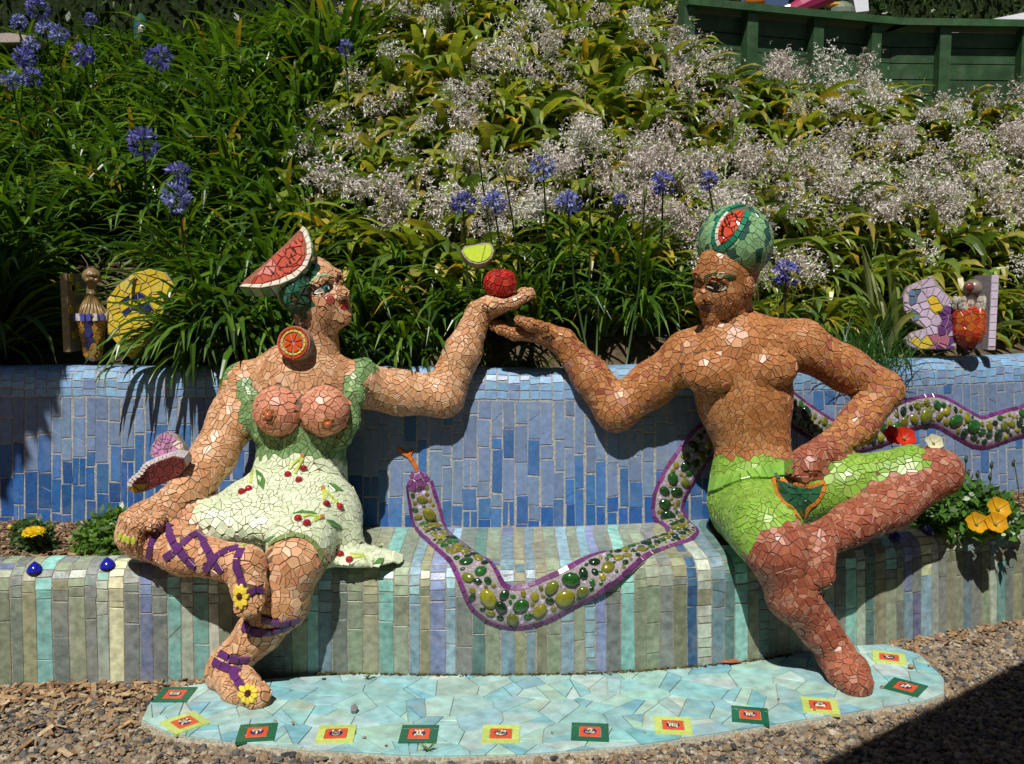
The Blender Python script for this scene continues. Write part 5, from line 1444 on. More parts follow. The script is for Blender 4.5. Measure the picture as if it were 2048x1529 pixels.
p = gp(1822, 190, 2.93); t_ = thing('pale_lily_tuft', (p[0], p[1] - .15, hill(p[0], p[1] - .15)), 'small pale tuft of leaves on bare soil in front of the green fence', 'plant'); child('foliage', mb.mesh('tuft_leaves', 'leaf'), t_, (0, 0, 0), 0, 1, 'stuff')

# long leaves that hang forward over the top of the wall
def mesh_over(nl, Lm):
    mb = MB()
    for i in range(nl):
        az = -math.pi / 2 + R.gauss(0, .55); strap(mb, (R.gauss(0, .07), R.gauss(0, .03), 0), az, Lm * R.uniform(.55, 1.15), .027 * R.uniform(.75, 1.2), math.radians(R.uniform(40, 82)), math.radians(R.uniform(105, 165)), jit(R.choice(AG), .2, .05), 8, R.gauss(0, .4))
    return mb.mesh('overhanging_leaves', 'leaf')
OV = [mesh_over(30, .62), mesh_over(24, .55), mesh_over(26, .7)]
for px, k, sc in ((396, 2, .85), (420, 1, .9), (395, 0, 1), (440, 1, 1), (480, 2, .95), (525, 0, .9), (560, 1, .8), (735, 1, .75), (790, 0, .7), (850, 1, .6), (1075, 1, .4)):
    X = (px - 1024) / 1900 * 4.02; Y = wall_plan.yx(X) + .27; t_ = thing('agapanthus_plant', (X, Y, 1.05), 'strap-leaved clump whose long leaves hang forward over the top of the blue wall', 'plant', 'strap leaves hanging over the wall'); child('foliage', OV[k], t_, (0, 0, 0), R.uniform(-.15, .15), sc, 'stuff')
# ------------------------------------------------------------------ snake in relief across wall, seat and bench front
SNAKE_V = np.concatenate([WV, BENCH_V]); SNAKE_F = [list(f) for f in WF] + [[i + len(WV) for i in f] for f in BENCH_F if len(f) == 4]
bvh = BVHTree.FromPolygons([Vector(v) for v in SNAKE_V], SNAKE_F)
def hit(px, py):
    h, n_, i, d = bvh.ray_cast(Vector(CAM), Vector(ray(px, py)))
    if h is None: return None
    n_ = np.array(n_); n_ = n_ if n_ @ ray(px, py) < 0 else -n_
    return np.array(h), n_
def smooth_px(pts, m=12):
    p = Plan(pts); return p.d
snake = thing('mosaic_snake', at(1060, 1100, .2), 'purple edged snake of green glass nuggets winding over the bench and up the wall', 'snake')
def ribbon(px, widths, taper0=False, taper1=False, h=.018):
    """centre line laid on the masonry, its normals smoothed over the edges it bends round"""
    path = smooth_px(px); H = [hit(*p) for p in path]; H = [x for x in H if x is not None]
    P = np.array([x[0] for x in H]); N = np.array([x[1] for x in H])
    s_ = np.concatenate([[0], np.cumsum(np.linalg.norm(np.diff(P, axis=0), axis=1))])
    n = int(s_[-1] / .012) + 2; t = np.linspace(0, s_[-1], n)
    P = np.stack([np.interp(t, s_, P[:, i]) for i in range(3)], 1); N = np.stack([np.interp(t, s_, N[:, i]) for i in range(3)], 1)
    ker = np.hanning(9); ker /= ker.sum()
    N = np.stack([np.convolve(np.pad(N[:, i], 4, mode='edge'), ker, 'valid') for i in range(3)], 1)
    P = np.stack([np.convolve(np.pad(P[:, i], 3, mode='edge'), np.hanning(7) / np.hanning(7).sum(), 'valid') for i in range(3)], 1)
    N /= np.linalg.norm(N, axis=1)[:, None]
    T = np.gradient(P, axis=0); T /= np.linalg.norm(T, axis=1)[:, None] + 1e-9
    S = np.cross(N, T); S /= np.linalg.norm(S, axis=1)[:, None]
    w = np.interp(t / t[-1], np.linspace(0, 1, len(widths)), widths)
    return P, N, S, w, t
def relief(P, N, S, w, h=.02):
    k = 9; q = np.linspace(-1, 1, k); V = []
    for i in range(len(P)):
        for a in q: V.append(P[i] + S[i] * a * w[i] + N[i] * (h * (1 - a * a) ** .5 + .002 if abs(a) < .99 else -.006))
    Fc = [[i * k + j, i * k + j + 1, (i + 1) * k + j + 1, (i + 1) * k + j] for i in range(len(P) - 1) for j in range(k - 1)]
    return V, Fc
def lay(P, N, S, w, t, h=.02, stop=None):
    pt = lambda s_, a: np.array([np.interp(s_, t, P[:, i]) for i in range(3)]) + np.array([np.interp(s_, t, S[:, i]) for i in range(3)]) * a * np.interp(s_, t, w) + np.array([np.interp(s_, t, N[:, i]) for i in range(3)]) * (h * max(0, 1 - a * a) ** .5)
    nn = lambda s_, a: unit(np.array([np.interp(s_, t, N[:, i]) for i in range(3)]) + np.array([np.interp(s_, t, S[:, i]) for i in range(3)]) * a * .45)
    edge = []
    for q in (-1, 1):
        s_ = .004
        while s_ < t[-1] - .012:
            l = R.uniform(.02, .042); e = min(s_ + l, t[-1]); g = .0012; i0 = .80 + R.uniform(-.06, .03)
            ring = [pt(s_ + g, .99 * q), pt(e - g, .99 * q), pt(e - g, i0 * q), pt(s_ + g, i0 * q)]
            edge.append((np.array(ring), nn((s_ + e) / 2, .85 * q), jit((.14, .035, .14), .35, .1))); s_ = e
    emit(snake, edge, 'edge_tile', 'tile', 150, top=.003)
    nug = []; NC = np.zeros((4000, 3)); NR = np.zeros(4000); SC_ = np.zeros((6000, 3))
    L = t[-1]
    tries = 0
    while tries < 3600:
        tries += 1
        s_ = R.uniform(.02, L - .02); a = R.uniform(-.62, .62); ww = np.interp(s_, t, w); r = ww * (R.choice([.5, .46, .42, .36, .3]) if tries < 900 else R.choice([.3, .25, .2]) if tries < 2200 else R.choice([.16, .13, .11]))
        if abs(a) * ww + r > ww * .8: continue
        c = pt(s_, a)
        if nug and np.any(np.linalg.norm(NC[:len(nug)] - c, axis=1) < (r + NR[:len(nug)]) * .9): continue
        NC[len(nug)] = c; NR[len(nug)] = r; nug.append((c, r, s_, a))
    for c, r, s_, a in nug:
        n_ = nn(s_, a); u_, v_, _ = frame_from(n_); th = R.uniform(0, 3.14); uu = u_ * math.cos(th) + v_ * math.sin(th); vv = np.cross(n_, uu)
        Rm = np.stack([uu, vv, n_], 1); el = R.uniform(.72, .92)
        col = R.choice([(.17, .155, .012), (.15, .145, .013), (.015, .07, .013), (.01, .035, .012), (.2, .19, .015), (.02, .1, .016), (.11, .13, .016), (.01, .03, .012)])
        V, Fc = blob(c + n_ * .002, (r * 1.12, r * el * 1.05, r * .42), 9, 5, Rm); add('glass_nugget', V, Fc, 'glass', snake, jit(col, .25), smooth=True)
    sh = []
    for _ in range(int(L * 900)):
        s_ = R.uniform(.01, L - .01); a = R.uniform(-.62, .62); c = pt(s_, a); r = R.uniform(.006, .010)
        if np.any(np.linalg.norm(NC[:len(nug)] - c, axis=1) < NR[:len(nug)] * .9 + r * .8) or np.any(np.linalg.norm(SC_[:len(sh)] - c, axis=1) < .014): continue
        SC_[len(sh)] = c
        n_ = nn(s_, a); u_, v_, _ = frame_from(n_); b = R.uniform(0, 6.28); k = R.choice([3, 4, 4, 5])
        sh.append((np.array([c + (u_ * math.cos(b + w_) + v_ * math.sin(b + w_)) * r * R.uniform(.8, 1.2) for w_ in np.linspace(0, 6.283, k + 1)[:-1]]), n_, jit((.46, .38, .56), .22)))
    emit(snake, sh, 'lilac_chip', 'tile', 100, top=.0035, rest='small_chips')
seg1 = [(838, 962), (846, 1000), (858, 1048), (868, 1068), (905, 1100), (940, 1130), (960, 1162), (978, 1196), (1012, 1214), (1062, 1211), (1115, 1188), (1165, 1162), (1205, 1140), (1262, 1112), (1318, 1090), (1356, 1078), (1366, 1062), (1346, 1044), (1334, 1016), (1345, 975), (1378, 922), (1412, 880), (1450, 850)]
seg2 = [(1560, 800), (1610, 838), (1680, 876), (1760, 862), (1812, 832), (1870, 822), (1918, 846), (1960, 866), (2010, 852), (2070, 836), (2140, 820), (2230, 826), (2330, 836)]
for sg, wd in ((seg1, [.056, .068, .064, .064, .066, .069, .08, .083, .08, .073, .066, .06, .06, .062, .067, .073, .075, .075, .071]), (seg2, [.07, .07, .075, .08, .082, .075, .064, .058])):
    P, N, S, w, t = ribbon(sg, wd); V, Fc = relief(P, N, S, w); add('snake_body', V, Fc, 'grout', snake, (.3, .27, .28), smooth=True); lay(P, N, S, w, t)
# head cap and forked tongue
h0 = hit(838, 962); V, Fc = blob(h0[0] + h0[1] * .004, (.044, .025, .04), 12, 7); add('head', V, Fc, 'grout', snake, (.36, .3, .34), smooth=True)
hd = SDF(); hd.ell(h0[0] + h0[1] * .004 + np.array([0, 0, -.01]), (.046, .026, .05), 'h'); V, Q = hd.mesh(.006)
emit(snake, shard_skin(hd, V, Q, lambda t_, p: .024, lambda t_, p, n_: jit((.19, .06, .19), .3) if n_[1] < 0 else None, split=.3), 'head_tile', 'tile', 60, top=.003)
tong = []
for line in ([(840, 958), (834, 938), (826, 922), (818, 912)], [(818, 912), (806, 905), (796, 897)], [(818, 912), (822, 903), (825, 899)]):
    for a, b in zip(line[:-1], line[1:]):
        p, q = hit(*a), hit(*b)
        if p is None or q is None: continue
        e = unit(q[0] - p[0]); s_ = np.cross(p[1], e) * .008; tong.append((np.array([p[0] - s_ + e * .001, q[0] - s_ - e * .001, q[0] + s_ - e * .001, p[0] + s_ + e * .001]), p[1], jit((.6, .16, .03), .1)))
emit(snake, tong, 'tongue_tile', 'tile', 60, top=.010)

# ------------------------------------------------------------------ planting beds behind the low walls, bark mulch
def bed(u0, u1, name):
    us = np.linspace(u0, u1, 40); V = []
    for u in us:
        p = bench_plan.pos(u); k = bench_plan.back(u); a = p + k * .155; yb = wall_plan.yx(a[0]) + .03
        for t in np.linspace(0, 1, 5): V.append((a[0], a[1] + (yb - a[1]) * t, .385 + .03 * t + .006 * math.sin(u * 9 + t * 5)))
    Fc = [[i * 5 + j, (i + 1) * 5 + j, (i + 1) * 5 + j + 1, i * 5 + j + 1] for i in range(39) for j in range(4)]
    o = add(name, V, Fc, 'soil', None, (.13, .085, .05)); o['kind'] = 'structure'; return o
bed(.02, uS0 - .001, 'planting_bed'); bed(uS1 + .001, bench_plan.L - .02, 'planting_bed')
def chips(name, n, sampler, size, cols, mat='chip', label=None):
    V = np.zeros((n * 8, 3)); C = np.zeros((n * 8, 3)); Fc = []
    q = [[0, 1, 3, 2], [4, 6, 7, 5], [0, 4, 5, 1], [2, 3, 7, 6], [0, 2, 6, 4], [1, 5, 7, 3]]
    for i in range(n):
        p = sampler(); a = R.uniform(0, 6.28); b = R.gauss(0, .3); l = size * R.uniform(.5, 1.6); e = np.array([math.cos(a) * math.cos(b), math.sin(a) * math.cos(b), math.sin(b)]); s_ = unit(np.array([-e[1], e[0], R.gauss(0, .35)])); u_ = cross3(e, s_)
        v, _ = box((0, 0, 0), (l, l * R.uniform(.18, .4), .0035)); V[i * 8:i * 8 + 8] = p + v[:, :1] * e + v[:, 1:2] * s_ + v[:, 2:] * u_; C[i * 8:i * 8 + 8] = jit(R.choice(cols), .25)
        Fc += [[x + i * 8 for x in f] for f in q]
    o = add(name, V, Fc, mat, None, C, kind='stuff')
    if label: o['label'] = label; o['category'] = 'mulch'
    return o
BARK = [(.22, .13, .075), (.3, .19, .11), (.13, .08, .05), (.36, .25, .16), (.18, .12, .085)]
def bedspot(x0, x1):
    X = R.uniform(x0, x1); u = bench_plan.ux(X); y0 = bench_plan.yx(X) + .17; y1 = wall_plan.yx(X) + .01; t = R.random()
    return np.array([X, y0 + (y1 - y0) * t, .392 + .03 * t + R.uniform(0, .012)])
chips('bark_mulch', 2600, lambda: bedspot(-2.4, -.85), .026, BARK, label='brown bark chip mulch in the bed left of the woman statue')
chips('bark_mulch', 1500, lambda: bedspot(1.3, 2.9), .026, BARK, label='brown bark chip mulch in the bed behind the man statue')

# ------------------------------------------------------------------ gravel and litter on the ground
def in_apron(x, y, grow=0.0):
    m = len(apron_xy)
    for i in range(m):
        a = apron_xy[i]; b = apron_xy[(i + 1) % m]; ex, ey = b[0] - a[0], b[1] - a[1]; l = math.hypot(ex, ey)
        if l > 1e-9 and (ey * (x - a[0]) - ex * (y - a[1])) / l > grow: return False
    return True
g_ = (1 + 5 ** .5) / 2
ICO = np.array([(-1, g_, 0), (1, g_, 0), (-1, -g_, 0), (1, -g_, 0), (0, -1, g_), (0, 1, g_), (0, -1, -g_), (0, 1, -g_), (g_, 0, -1), (g_, 0, 1), (-g_, 0, -1), (-g_, 0, 1)]); ICO /= np.linalg.norm(ICO[0])
ICF = np.array([(0, 11, 5), (0, 5, 1), (0, 1, 7), (0, 7, 10), (0, 10, 11), (1, 5, 9), (5, 11, 4), (11, 10, 2), (10, 7, 6), (7, 1, 8), (3, 9, 4), (3, 4, 2), (3, 2, 6), (3, 6, 8), (3, 8, 9), (4, 9, 5), (2, 4, 11), (6, 2, 10), (8, 6, 7), (9, 8, 1)])
pts = []
while len(pts) < 19000:
    x, y = R.uniform(-2.3, 2.6), R.uniform(-1.0, .75)
    if y > bench_plan.yx(x) - .012 or (in_apron(x, y, -.012) and not (R.random() < .003 and not in_apron(x, y, -.16))): continue
    px, py, f = proj((x, y, 0))
    if not (-60 < px < 2110 and py < 1600): continue
    if x < -1.0 and R.random() < .25: continue
    pts.append((x, y))
pts = np.array(pts); n = len(pts)
rad = rng.choice([.0042, .006, .008, .0105, .014], n, p=[.3, .3, .22, .13, .05]) * rng.uniform(.8, 1.2, n)
ctr = np.stack([pts[:, 0], pts[:, 1], rad * .35 + rng.uniform(0, .006, n) + np.array([.03 if in_apron(a, b, -.012) else 0 for a, b in pts])], 1)
V = ICO[None] * rng.uniform(.7, 1.3, (n, 12, 1)) * rad[:, None, None] * np.stack([rng.uniform(.8, 1.5, n), rng.uniform(.7, 1.1, n), rng.uniform(.5, .85, n)], 1)[:, None]
ang = rng.uniform(0, 6.28, n); c_, s_ = np.cos(ang), np.sin(ang); tl_ = rng.normal(0, .35, n)
x2 = V[..., 0] * c_[:, None] - V[..., 1] * s_[:, None]; y2 = V[..., 0] * s_[:, None] + V[..., 1] * c_[:, None]; z2 = V[..., 2] + tl_[:, None] * x2 * .5
V = np.stack([x2, y2, z2], -1) + ctr[:, None]
pc = .66 * np.array([(.42, .31, .19), (.37, .265, .165), (.29, .24, .19), (.16, .155, .15), (.075, .08, .085), (.55, .48, .37), (.3, .21, .135), (.46, .38, .27), (.2, .19, .19)])
C = np.repeat(pc[rng.choice(len(pc), n, p=[.2, .17, .14, .1, .09, .1, .09, .08, .03])] * rng.uniform(.8, 1.2, (n, 1)), 12, axis=0)
Fc = (ICF[None] + 12 * np.arange(n)[:, None, None]).reshape(-1, 3).tolist()
gravel = add('gravel', V.reshape(-1, 3), Fc, 'pebble', None, C, kind='stuff'); gravel['label'] = 'loose tan and grey gravel covering the ground round the mosaic paving'; gravel['category'] = 'gravel'
def litter():
    while True:
        k = R.random()
        if k < .6: x = R.uniform(-2.1, -.95); y = bench_plan.yx(x) - abs(R.gauss(0, .10)) - .015
        elif k < .75: x = R.uniform(1.4, 2.4); y = bench_plan.yx(x) - abs(R.gauss(0, .06)) - .015
        else: x = R.uniform(-2.1, -1.2); y = R.uniform(-.6, 0)
        if not in_apron(x, y, -.005): return np.array([x, y, R.uniform(.012, .022)])
o = chips('leaf_litter', 620, litter, .034, [(.27, .16, .085), (.35, .23, .12), (.2, .12, .07), (.42, .31, .19)], label='dry brown leaf litter along the foot of the bench'); o['category'] = 'litter'
# a few single stones and dry leaves on the paving
for k, (x, y, r, col, lab) in enumerate(((709, 1424, .016, (.2, .2, .21), 'single grey stone lying on the aqua paving'), (1462, 1327, 0, (.3, .11, .06), 'reddish dry leaf on the paving in the shade of the man statue'))):
    p = gp(x, y, .034)
    if r:
        V = ICO * rng.uniform(.8, 1.2, (12, 1)) * r + p + np.array([0, 0, r * .6]); o = add('stone', V, ICF.tolist(), 'pebble', None, col)
    else: V, Fc = prism([p + np.array(q) for q in ((-.04, .0, .002), (.0, -.018, .008), (.045, .004, .003), (.01, .022, .01))], (0, 0, 1), .002, 0, .0004); o = add('dry_leaf', V, Fc, 'chip', None, col)
    props(o, lab, 'stone' if r else 'leaf')
# moss and weeds at the foot of the bench
mb = MB()
for i in range(900):
    x = R.uniform(-.7, 1.05); y = bench_plan.yx(x) - abs(R.gauss(0, .006)) - .002; V, Fc = blob((x, y, .03 + R.uniform(-.004, .004)), (R.uniform(.003, .009), .004, .004), 5, 3); mb.put(V, Fc, jit(R.choice([(.07, .075, .03), (.05, .04, .025), (.1, .1, .04)]), .3))
o = mb.out('moss', 'soil', None, kind='stuff'); props(o, 'thin line of moss where the paving meets the bench', 'moss')
for x, y in ((735, 1360), (855, 1505)):
    p = gp(x, y, .028); mb = MB()
    for i in range(14): strap(mb, (0, 0, 0), R.uniform(0, 6.28), R.uniform(.02, .045), .004, 1.1, 1.2, jit((.12, .2, .04), .2), 4)
    t_ = thing('weed', p, 'tiny green weed %s' % ('at the foot of the bench' if x < 800 else 'at the front edge of the paving'), 'weed'); child('blades', mb.mesh('weed_blades', 'leaf'), t_, kind='stuff')

# ------------------------------------------------------------------ blue glass studs on the low wall
for x, y, lab in ((70, 1142, 'blue glass cone stud on the bench edge, leftmost, beside the marigold'), (216, 1134, 'blue glass cone stud on the bench edge beside the hand of the woman statue'), (1856, 1066, 'blue glass stud on the bench edge under the knee of the man statue'), (1790, 1078, 'blue glass stud in the shadow of the raised shin of the man statue')):
    h_ = hit(x, y)
    if h_ is None: continue
    p = h_[0]; pr = [(0, .032), (.010, .028), (.018, .021), (.026, .010), (.029, .0)]; V = []; m = 14
    for r, z in pr[1:]: V += [(p[0] + r * math.cos(a), p[1] + r * math.sin(a), p[2] + z) for a in np.linspace(0, 6.2832, m + 1)[:-1]]
    V.append((p[0], p[1], p[2] + .036)); Fc = [[i * m + j, (i + 1) * m + j, (i + 1) * m + (j + 1) % m, i * m + (j + 1) % m] for i in range(3) for j in range(m)] + [[len(V) - 1, j, (j + 1) % m] for j in range(m)]
    o = add('glass_stud', V, [f[::-1] for f in Fc], 'glass', None, (.01, .015, .3), smooth=True); props(o, lab, 'glass stud', 'blue glass studs on the bench')

# ------------------------------------------------------------------ flowers in the beds
def small_plant(name, px, py, y, rx, rz, n, size, cols, label, cat='plant'):
    b = at(px, py, y); b[2] = .40; t_ = thing(name, b, label, cat)
    def smp():
        while True:
            q = np.array([R.uniform(-1, 1), R.uniform(-1, 1), R.uniform(0, 1)])
            if q @ q < 1: return b + q * np.array([rx, rx * .7, rz])
    V, Fc, cc = leaf_cloud(n, smp, size, cols); add('foliage', V, Fc, 'leaf', t_, cc, kind='stuff')
    return t_, b
MG = [(.05, .11, .025), (.035, .08, .02), (.07, .13, .03)]
t_, b = small_plant('marigold_plant', 72, 1110, .26, .085, .13, 420, .035, MG, 'bushy marigold plant with one yellow bloom in the bark mulch')
c0 = at(68, 1066, .20); mb = MB()
for i in range(150):
    d = unit(np.array([R.gauss(0, 1), R.gauss(0, 1), abs(R.gauss(0, .7))])); floret(mb, c0 + d * np.array([.03, .03, .014]), unit(d + np.array([0, 0, .4])), .016, .011, [(.85, .66, .012), (.9, .72, .02), (.8, .58, .01)], 3)
mb.out('bloom', 'petal', t_)
V, Fc = tube([b + np.array([0, 0, .02]), c0], [.004, .003], 5); add('stem', V, Fc, 'leaf', t_, (.05, .1, .03))
t_, b = small_plant('marigold_plant', 40, 1062, .38, .05, .09, 160, .03, MG, 'small marigold plant with a yellow bud close to the blue wall')
V, Fc = blob(at(20, 1055, .36), (.012, .012, .012), 7, 5); add('bud', V, Fc, 'petal', t_, (.6, .5, .05))
small_plant('parsley_plant', 225, 1125, .27, .15, .16, 1100, .038, [(.09, .19, .025), (.13, .25, .035), (.06, .14, .02)], 'bright green leafy plant in the bed beside the knee of the woman statue')
t_, b = small_plant('poppy_plant', 1925, 1045, .60, .24, .2, 1700, .05, [(.07, .17, .03), (.1, .22, .035), (.05, .12, .025)], 'ferny green poppy foliage in the bed beside the knee of the man statue')
def poppy(px, py, y, r, col, lab, base):
    c = at(px, py, y); g = at(*base); g[2] = .41; t_ = thing('poppy_flower', g, lab, 'poppy', 'poppies beside the man'); ax = unit(np.array([R.uniform(-.3, .3), -.8, .6])); u_, v_, _ = frame_from(ax); mb = MB()
    for k in range(5):
        a0 = k * 1.2566; V = []; m = 5
        for i in range(4):
            for j in range(m):
                a = a0 + (j / (m - 1) - .5) * 1.55; rr = r * (i / 3) * (1 + .08 * math.sin(j * 2.1 + k)); h_ = .55 * r * (i / 3) ** 2 + .004 * (k % 2) + .05 * r * math.sin(j * 3 + k); V.append(c + (u_ * math.cos(a) + v_ * math.sin(a)) * rr + ax * h_)
        mb.put(V, [[i * m + j, i * m + j + 1, (i + 1) * m + j + 1, (i + 1) * m + j] for i in range(3) for j in range(m - 1)], jit(col, .1))
    mb.out('petals', 'petal', t_, smooth=True); V, Fc = blob(c + ax * r * .18, (r * .2,) * 3, 8, 5); add('flower_centre', V, Fc, 'petal', t_, (.3, .3, .03) if col[0] > .3 else (.05, .05, .02), smooth=True)
    V, Fc = tube([g, (g + c) / 2 + np.array([R.uniform(-.03, .03), .03, .05]), c - ax * .004], [.003, .0025, .002], 5); add('stem', V, Fc, 'leaf', t_, (.07, .13, .035), smooth=True)
poppy(1783, 876, .62, .042, (.62, .03, .008), 'red poppy bloom above the thigh of the man statue, left of the pair', (1800, 1030, .64))
poppy(1807, 879, .60, .044, (.65, .03, .008), 'red poppy bloom above the knee of the man statue, right of the pair', (1815, 1030, .62))
poppy(1866, 889, .64, .036, (.75, .72, .5), 'pale cream poppy bloom above the knee of the man statue', (1866, 1030, .66))
poppy(1856, 904, .66, .02, (.5, .03, .01), 'small red poppy peeping up behind the knee of the man statue', (1850, 1030, .67))
poppy(1952, 1050, .38, .042, (.68, .36, .01), 'yellow-orange poppy nearest the knee of the man statue, hanging over the bench edge', (1945, 1060, .5))
poppy(1994, 1021, .42, .044, (.7, .38, .01), 'yellow-orange poppy, highest of the three above the bench edge', (1990, 1060, .52))
poppy(1990, 1050, .37, .042, (.68, .35, .01), 'yellow-orange poppy below the highest one, hanging over the bench edge', (1992, 1060, .5))
for x, y, yy in ((1932, 920, .7), (1936, 948, .68), (1983, 932, .72), (2027, 928, .75), (1955, 950, .7), (1980, 955, .71), (1888, 908, .66)):
    c = at(x, y, yy); g = at(x + R.uniform(-15, 15), 1030, yy); g[2] = .41; t_ = thing('poppy_bud', g, 'nodding green poppy bud on a hairy stem against the blue wall', 'poppy', 'poppy buds against the wall')
    V, Fc = tube([g, (g + c) / 2 + np.array([R.uniform(-.02, .02), 0, 0]), c + np.array([0, 0, .02]), c + np.array([.008, 0, .01])], [.003, .0025, .002, .002], 5); add('stem', V, Fc, 'leaf', t_, (.07, .12, .04)); V, Fc = blob(c, (.008, .008, .014), 7, 6); add('bud', V, Fc, 'leaf', t_, (.06, .08, .03), smooth=True)

# ------------------------------------------------------------------ butterfly ornaments
def wing(parent, outline, plane, thick, spacing, colour, edge=(.3, .26, .22), name='wing'):
    """flat mosaic wing: outline in photo pixels on a tilted plane through plane[0] with normal plane[1]"""
    c0, n_ = np.asarray(plane[0]), unit(plane[1])
    W_ = lambda p: CAM + ray(*p) * (((c0 - CAM) @ n_) / (ray(*p) @ n_))
    V = [W_(p) for p in outline]; m = len(V); e = -n_ * thick
    w_ = add(name, V + [v + e for v in V], [list(range(m)), list(range(m, 2 * m))[::-1]] + [[i, m + i, m + (i + 1) % m, (i + 1) % m] for i in range(m)], 'grout', parent, edge)
    xs, ys = [p[0] for p in outline], [p[1] for p in outline]
    box_ = [(min(xs), min(ys)), (max(xs), min(ys)), (max(xs), max(ys)), (min(xs), max(ys))]
    h_ = sorted(set(tuple(p) for p in outline)); hull_ = half(h_)[:-1] + half(h_[::-1])[:-1]
    convex = abs(parea(hull_)) < abs(parea(outline)) * 1.03
    for q in cells2d(hull_ if convex else box_, spacing, .5):
        q = inset(q, .9); 
        if len(q) < 3 or abs(parea(q)) < 12: continue
        k = centroid(q)
        if not convex:
            if not pip(k[0], k[1], outline): continue
            for f_ in (.8, .6, .4, .2):
                q = [(a, b) if pip(a, b, outline) else (k[0] + (a - k[0]) * f_, k[1] + (b - k[1]) * f_) for a, b in q]
        V, Fc = prism([W_(p) for p in q], n_, .005, -.003); add('wing_tile', V, Fc, 'tile', w_, colour(*k))
    return w_
def body_tiles(parent, s, sp, colour, corec):
    V, Q = s.mesh(.007); add('body', V, Q.tolist(), 'grout', parent, corec, smooth=True); emit(parent, shard_skin(s, V, Q, lambda t_, p: sp, colour, split=.3), 'body_tile', 'tile', 200, top=.003)
yb = wall_plan.yx(-1.75) + .14
fly = thing('butterfly_ornament', at(185, 716, yb), 'yellow winged mosaic butterfly figure with gold head standing on the wall', 'ornament')
s = SDF(); s.cap(at(186, 706, yb), at(184, 640, yb), pm(16, yb), pm(26, yb), 'b'); 
body_tiles(fly, s, .032, lambda t_, p, n_: jit((.03, .03, .16), .2) if abs(proj(p)[0] - 178) < 6 and n_[1] < 0 else jit((.4, .22, .04), .25), (.2, .14, .06))
V, Fc = tube([at(184, 636, yb), at(184, 622, yb), at(183, 604, yb), at(183, 590, yb)], [pm(27, yb), pm(24, yb), pm(15, yb), pm(10, yb)], 12); add('collar', V, Fc, 'bronze', fly, (.2, .125, .045), smooth=True)
for k in range(22):
    a = k * .2856 + R.uniform(-.06, .06); q0, q1 = at(183, 592, yb), at(184, 628 + R.uniform(0, 14), yb); e_ = np.array([math.cos(a), math.sin(a), 0])
    V, Fc = tube([q0 + e_ * pm(9, yb), (q0 + q1) / 2 + e_ * pm(18, yb), q1 + e_ * pm(29, yb)], [.004, .007, .004], 5); add('collar_strand', V, Fc, 'bronze', fly, jit((.27, .17, .065), .2), smooth=True)
for k in range(14):
    a = k * .449; c_ = at(184, 634, yb) + np.array([math.cos(a), math.sin(a), 0]) * pm(27, yb); V, Fc = box(c_, (.018, .018, .03)); add('fringe_tile', V, Fc, 'tile', fly, jit((.06, .07, .28), .3) if k % 3 else jit((.5, .48, .5), .1))
V, Fc = blob(at(183, 553, yb), (pm(18, yb), pm(19, yb), pm(17, yb)), 14, 9); add('head', V, Fc, 'bronze', fly, (.21, .14, .06), smooth=True)
for dx, dy, rr in ((-7, -3, .011), (7, -3, .011), (0, 6, .012), (-9, 8, .012), (9, 8, .012)):
    V, Fc = blob(at(183 + dx, 553 + dy, yb - .035), (rr, .008, rr * .8), 8, 5); add('face_feature', V, Fc, 'bronze', fly, (.16, .1, .04), smooth=True)
V, Fc = blob(at(183, 549, yb - .03), (.02, .014, .011), 9, 6); add('face', V, Fc, 'bronze', fly, (.26, .18, .08), smooth=True)
V, Fc = tube([at(183, 594, yb), at(183, 562, yb)], [pm(10, yb), pm(9, yb)], 10); add('neck', V, Fc, 'bronze', fly, (.2, .13, .055), smooth=True)
for a, b in (((178, 540), (162, 510)), ((190, 540), (200, 515))):
    V, Fc = tube([at(*a, yb), at((a[0] + b[0]) / 2 + 3, (a[1] + b[1]) / 2, yb), at(*b, yb)], .0018, 4); add('antenna', V, Fc, 'bronze', fly, (.2, .16, .1))
def ycol(x, y):
    if (abs(x - 257) < 7 and 588 < y < 625) or (abs(x - 276) < 7 and 585 < y < 615) or (258 < x < 300 and 612 < y < 626): return jit((.02, .02, .14), .2)
    return jit((.58, .42, .035) if R.random() > .2 else (.62, .48, .08), .13)
wing(fly, [(214, 600), (236, 570), (266, 547), (300, 538), (332, 546), (348, 570), (330, 606), (322, 640), (300, 690), (262, 719), (240, 690), (216, 668), (214, 634)], (at(270, 630, yb + .02), (.15, -1, .12)), .04, 24, ycol)
V, Fc = box(at(152, 625, yb + .08), (.03, .2, .33)); wl_ = add('wing', V, Fc, 'grout', fly, (.3, .25, .14))
for k in range(16):
    c_ = at(152, 625, yb + .08) + np.array([.016, R.uniform(-.09, .09), R.uniform(-.15, .15)]); V, Fc = prism([c_ + np.array([0, .022 * math.cos(a), .022 * math.sin(a)]) for a in np.linspace(0, 5.2, 5)], (1, 0, 0), .003, -.002); add('wing_tile', V, Fc, 'tile', wl_, jit((.5, .38, .05), .2))
yr = wall_plan.yx(1.95) + .10
fly = thing('butterfly_ornament', at(1938, 704, yr), 'lilac winged mosaic butterfly figure with red body standing on the wall', 'ornament')
s = SDF(); s.cap(at(1938, 634, yr), at(1938, 664, yr), pm(30, yr), pm(29, yr), 'b', .03); s.cap(at(1938, 664, yr), at(1939, 699, yr), pm(27, yr), pm(7, yr), 'p', .02)
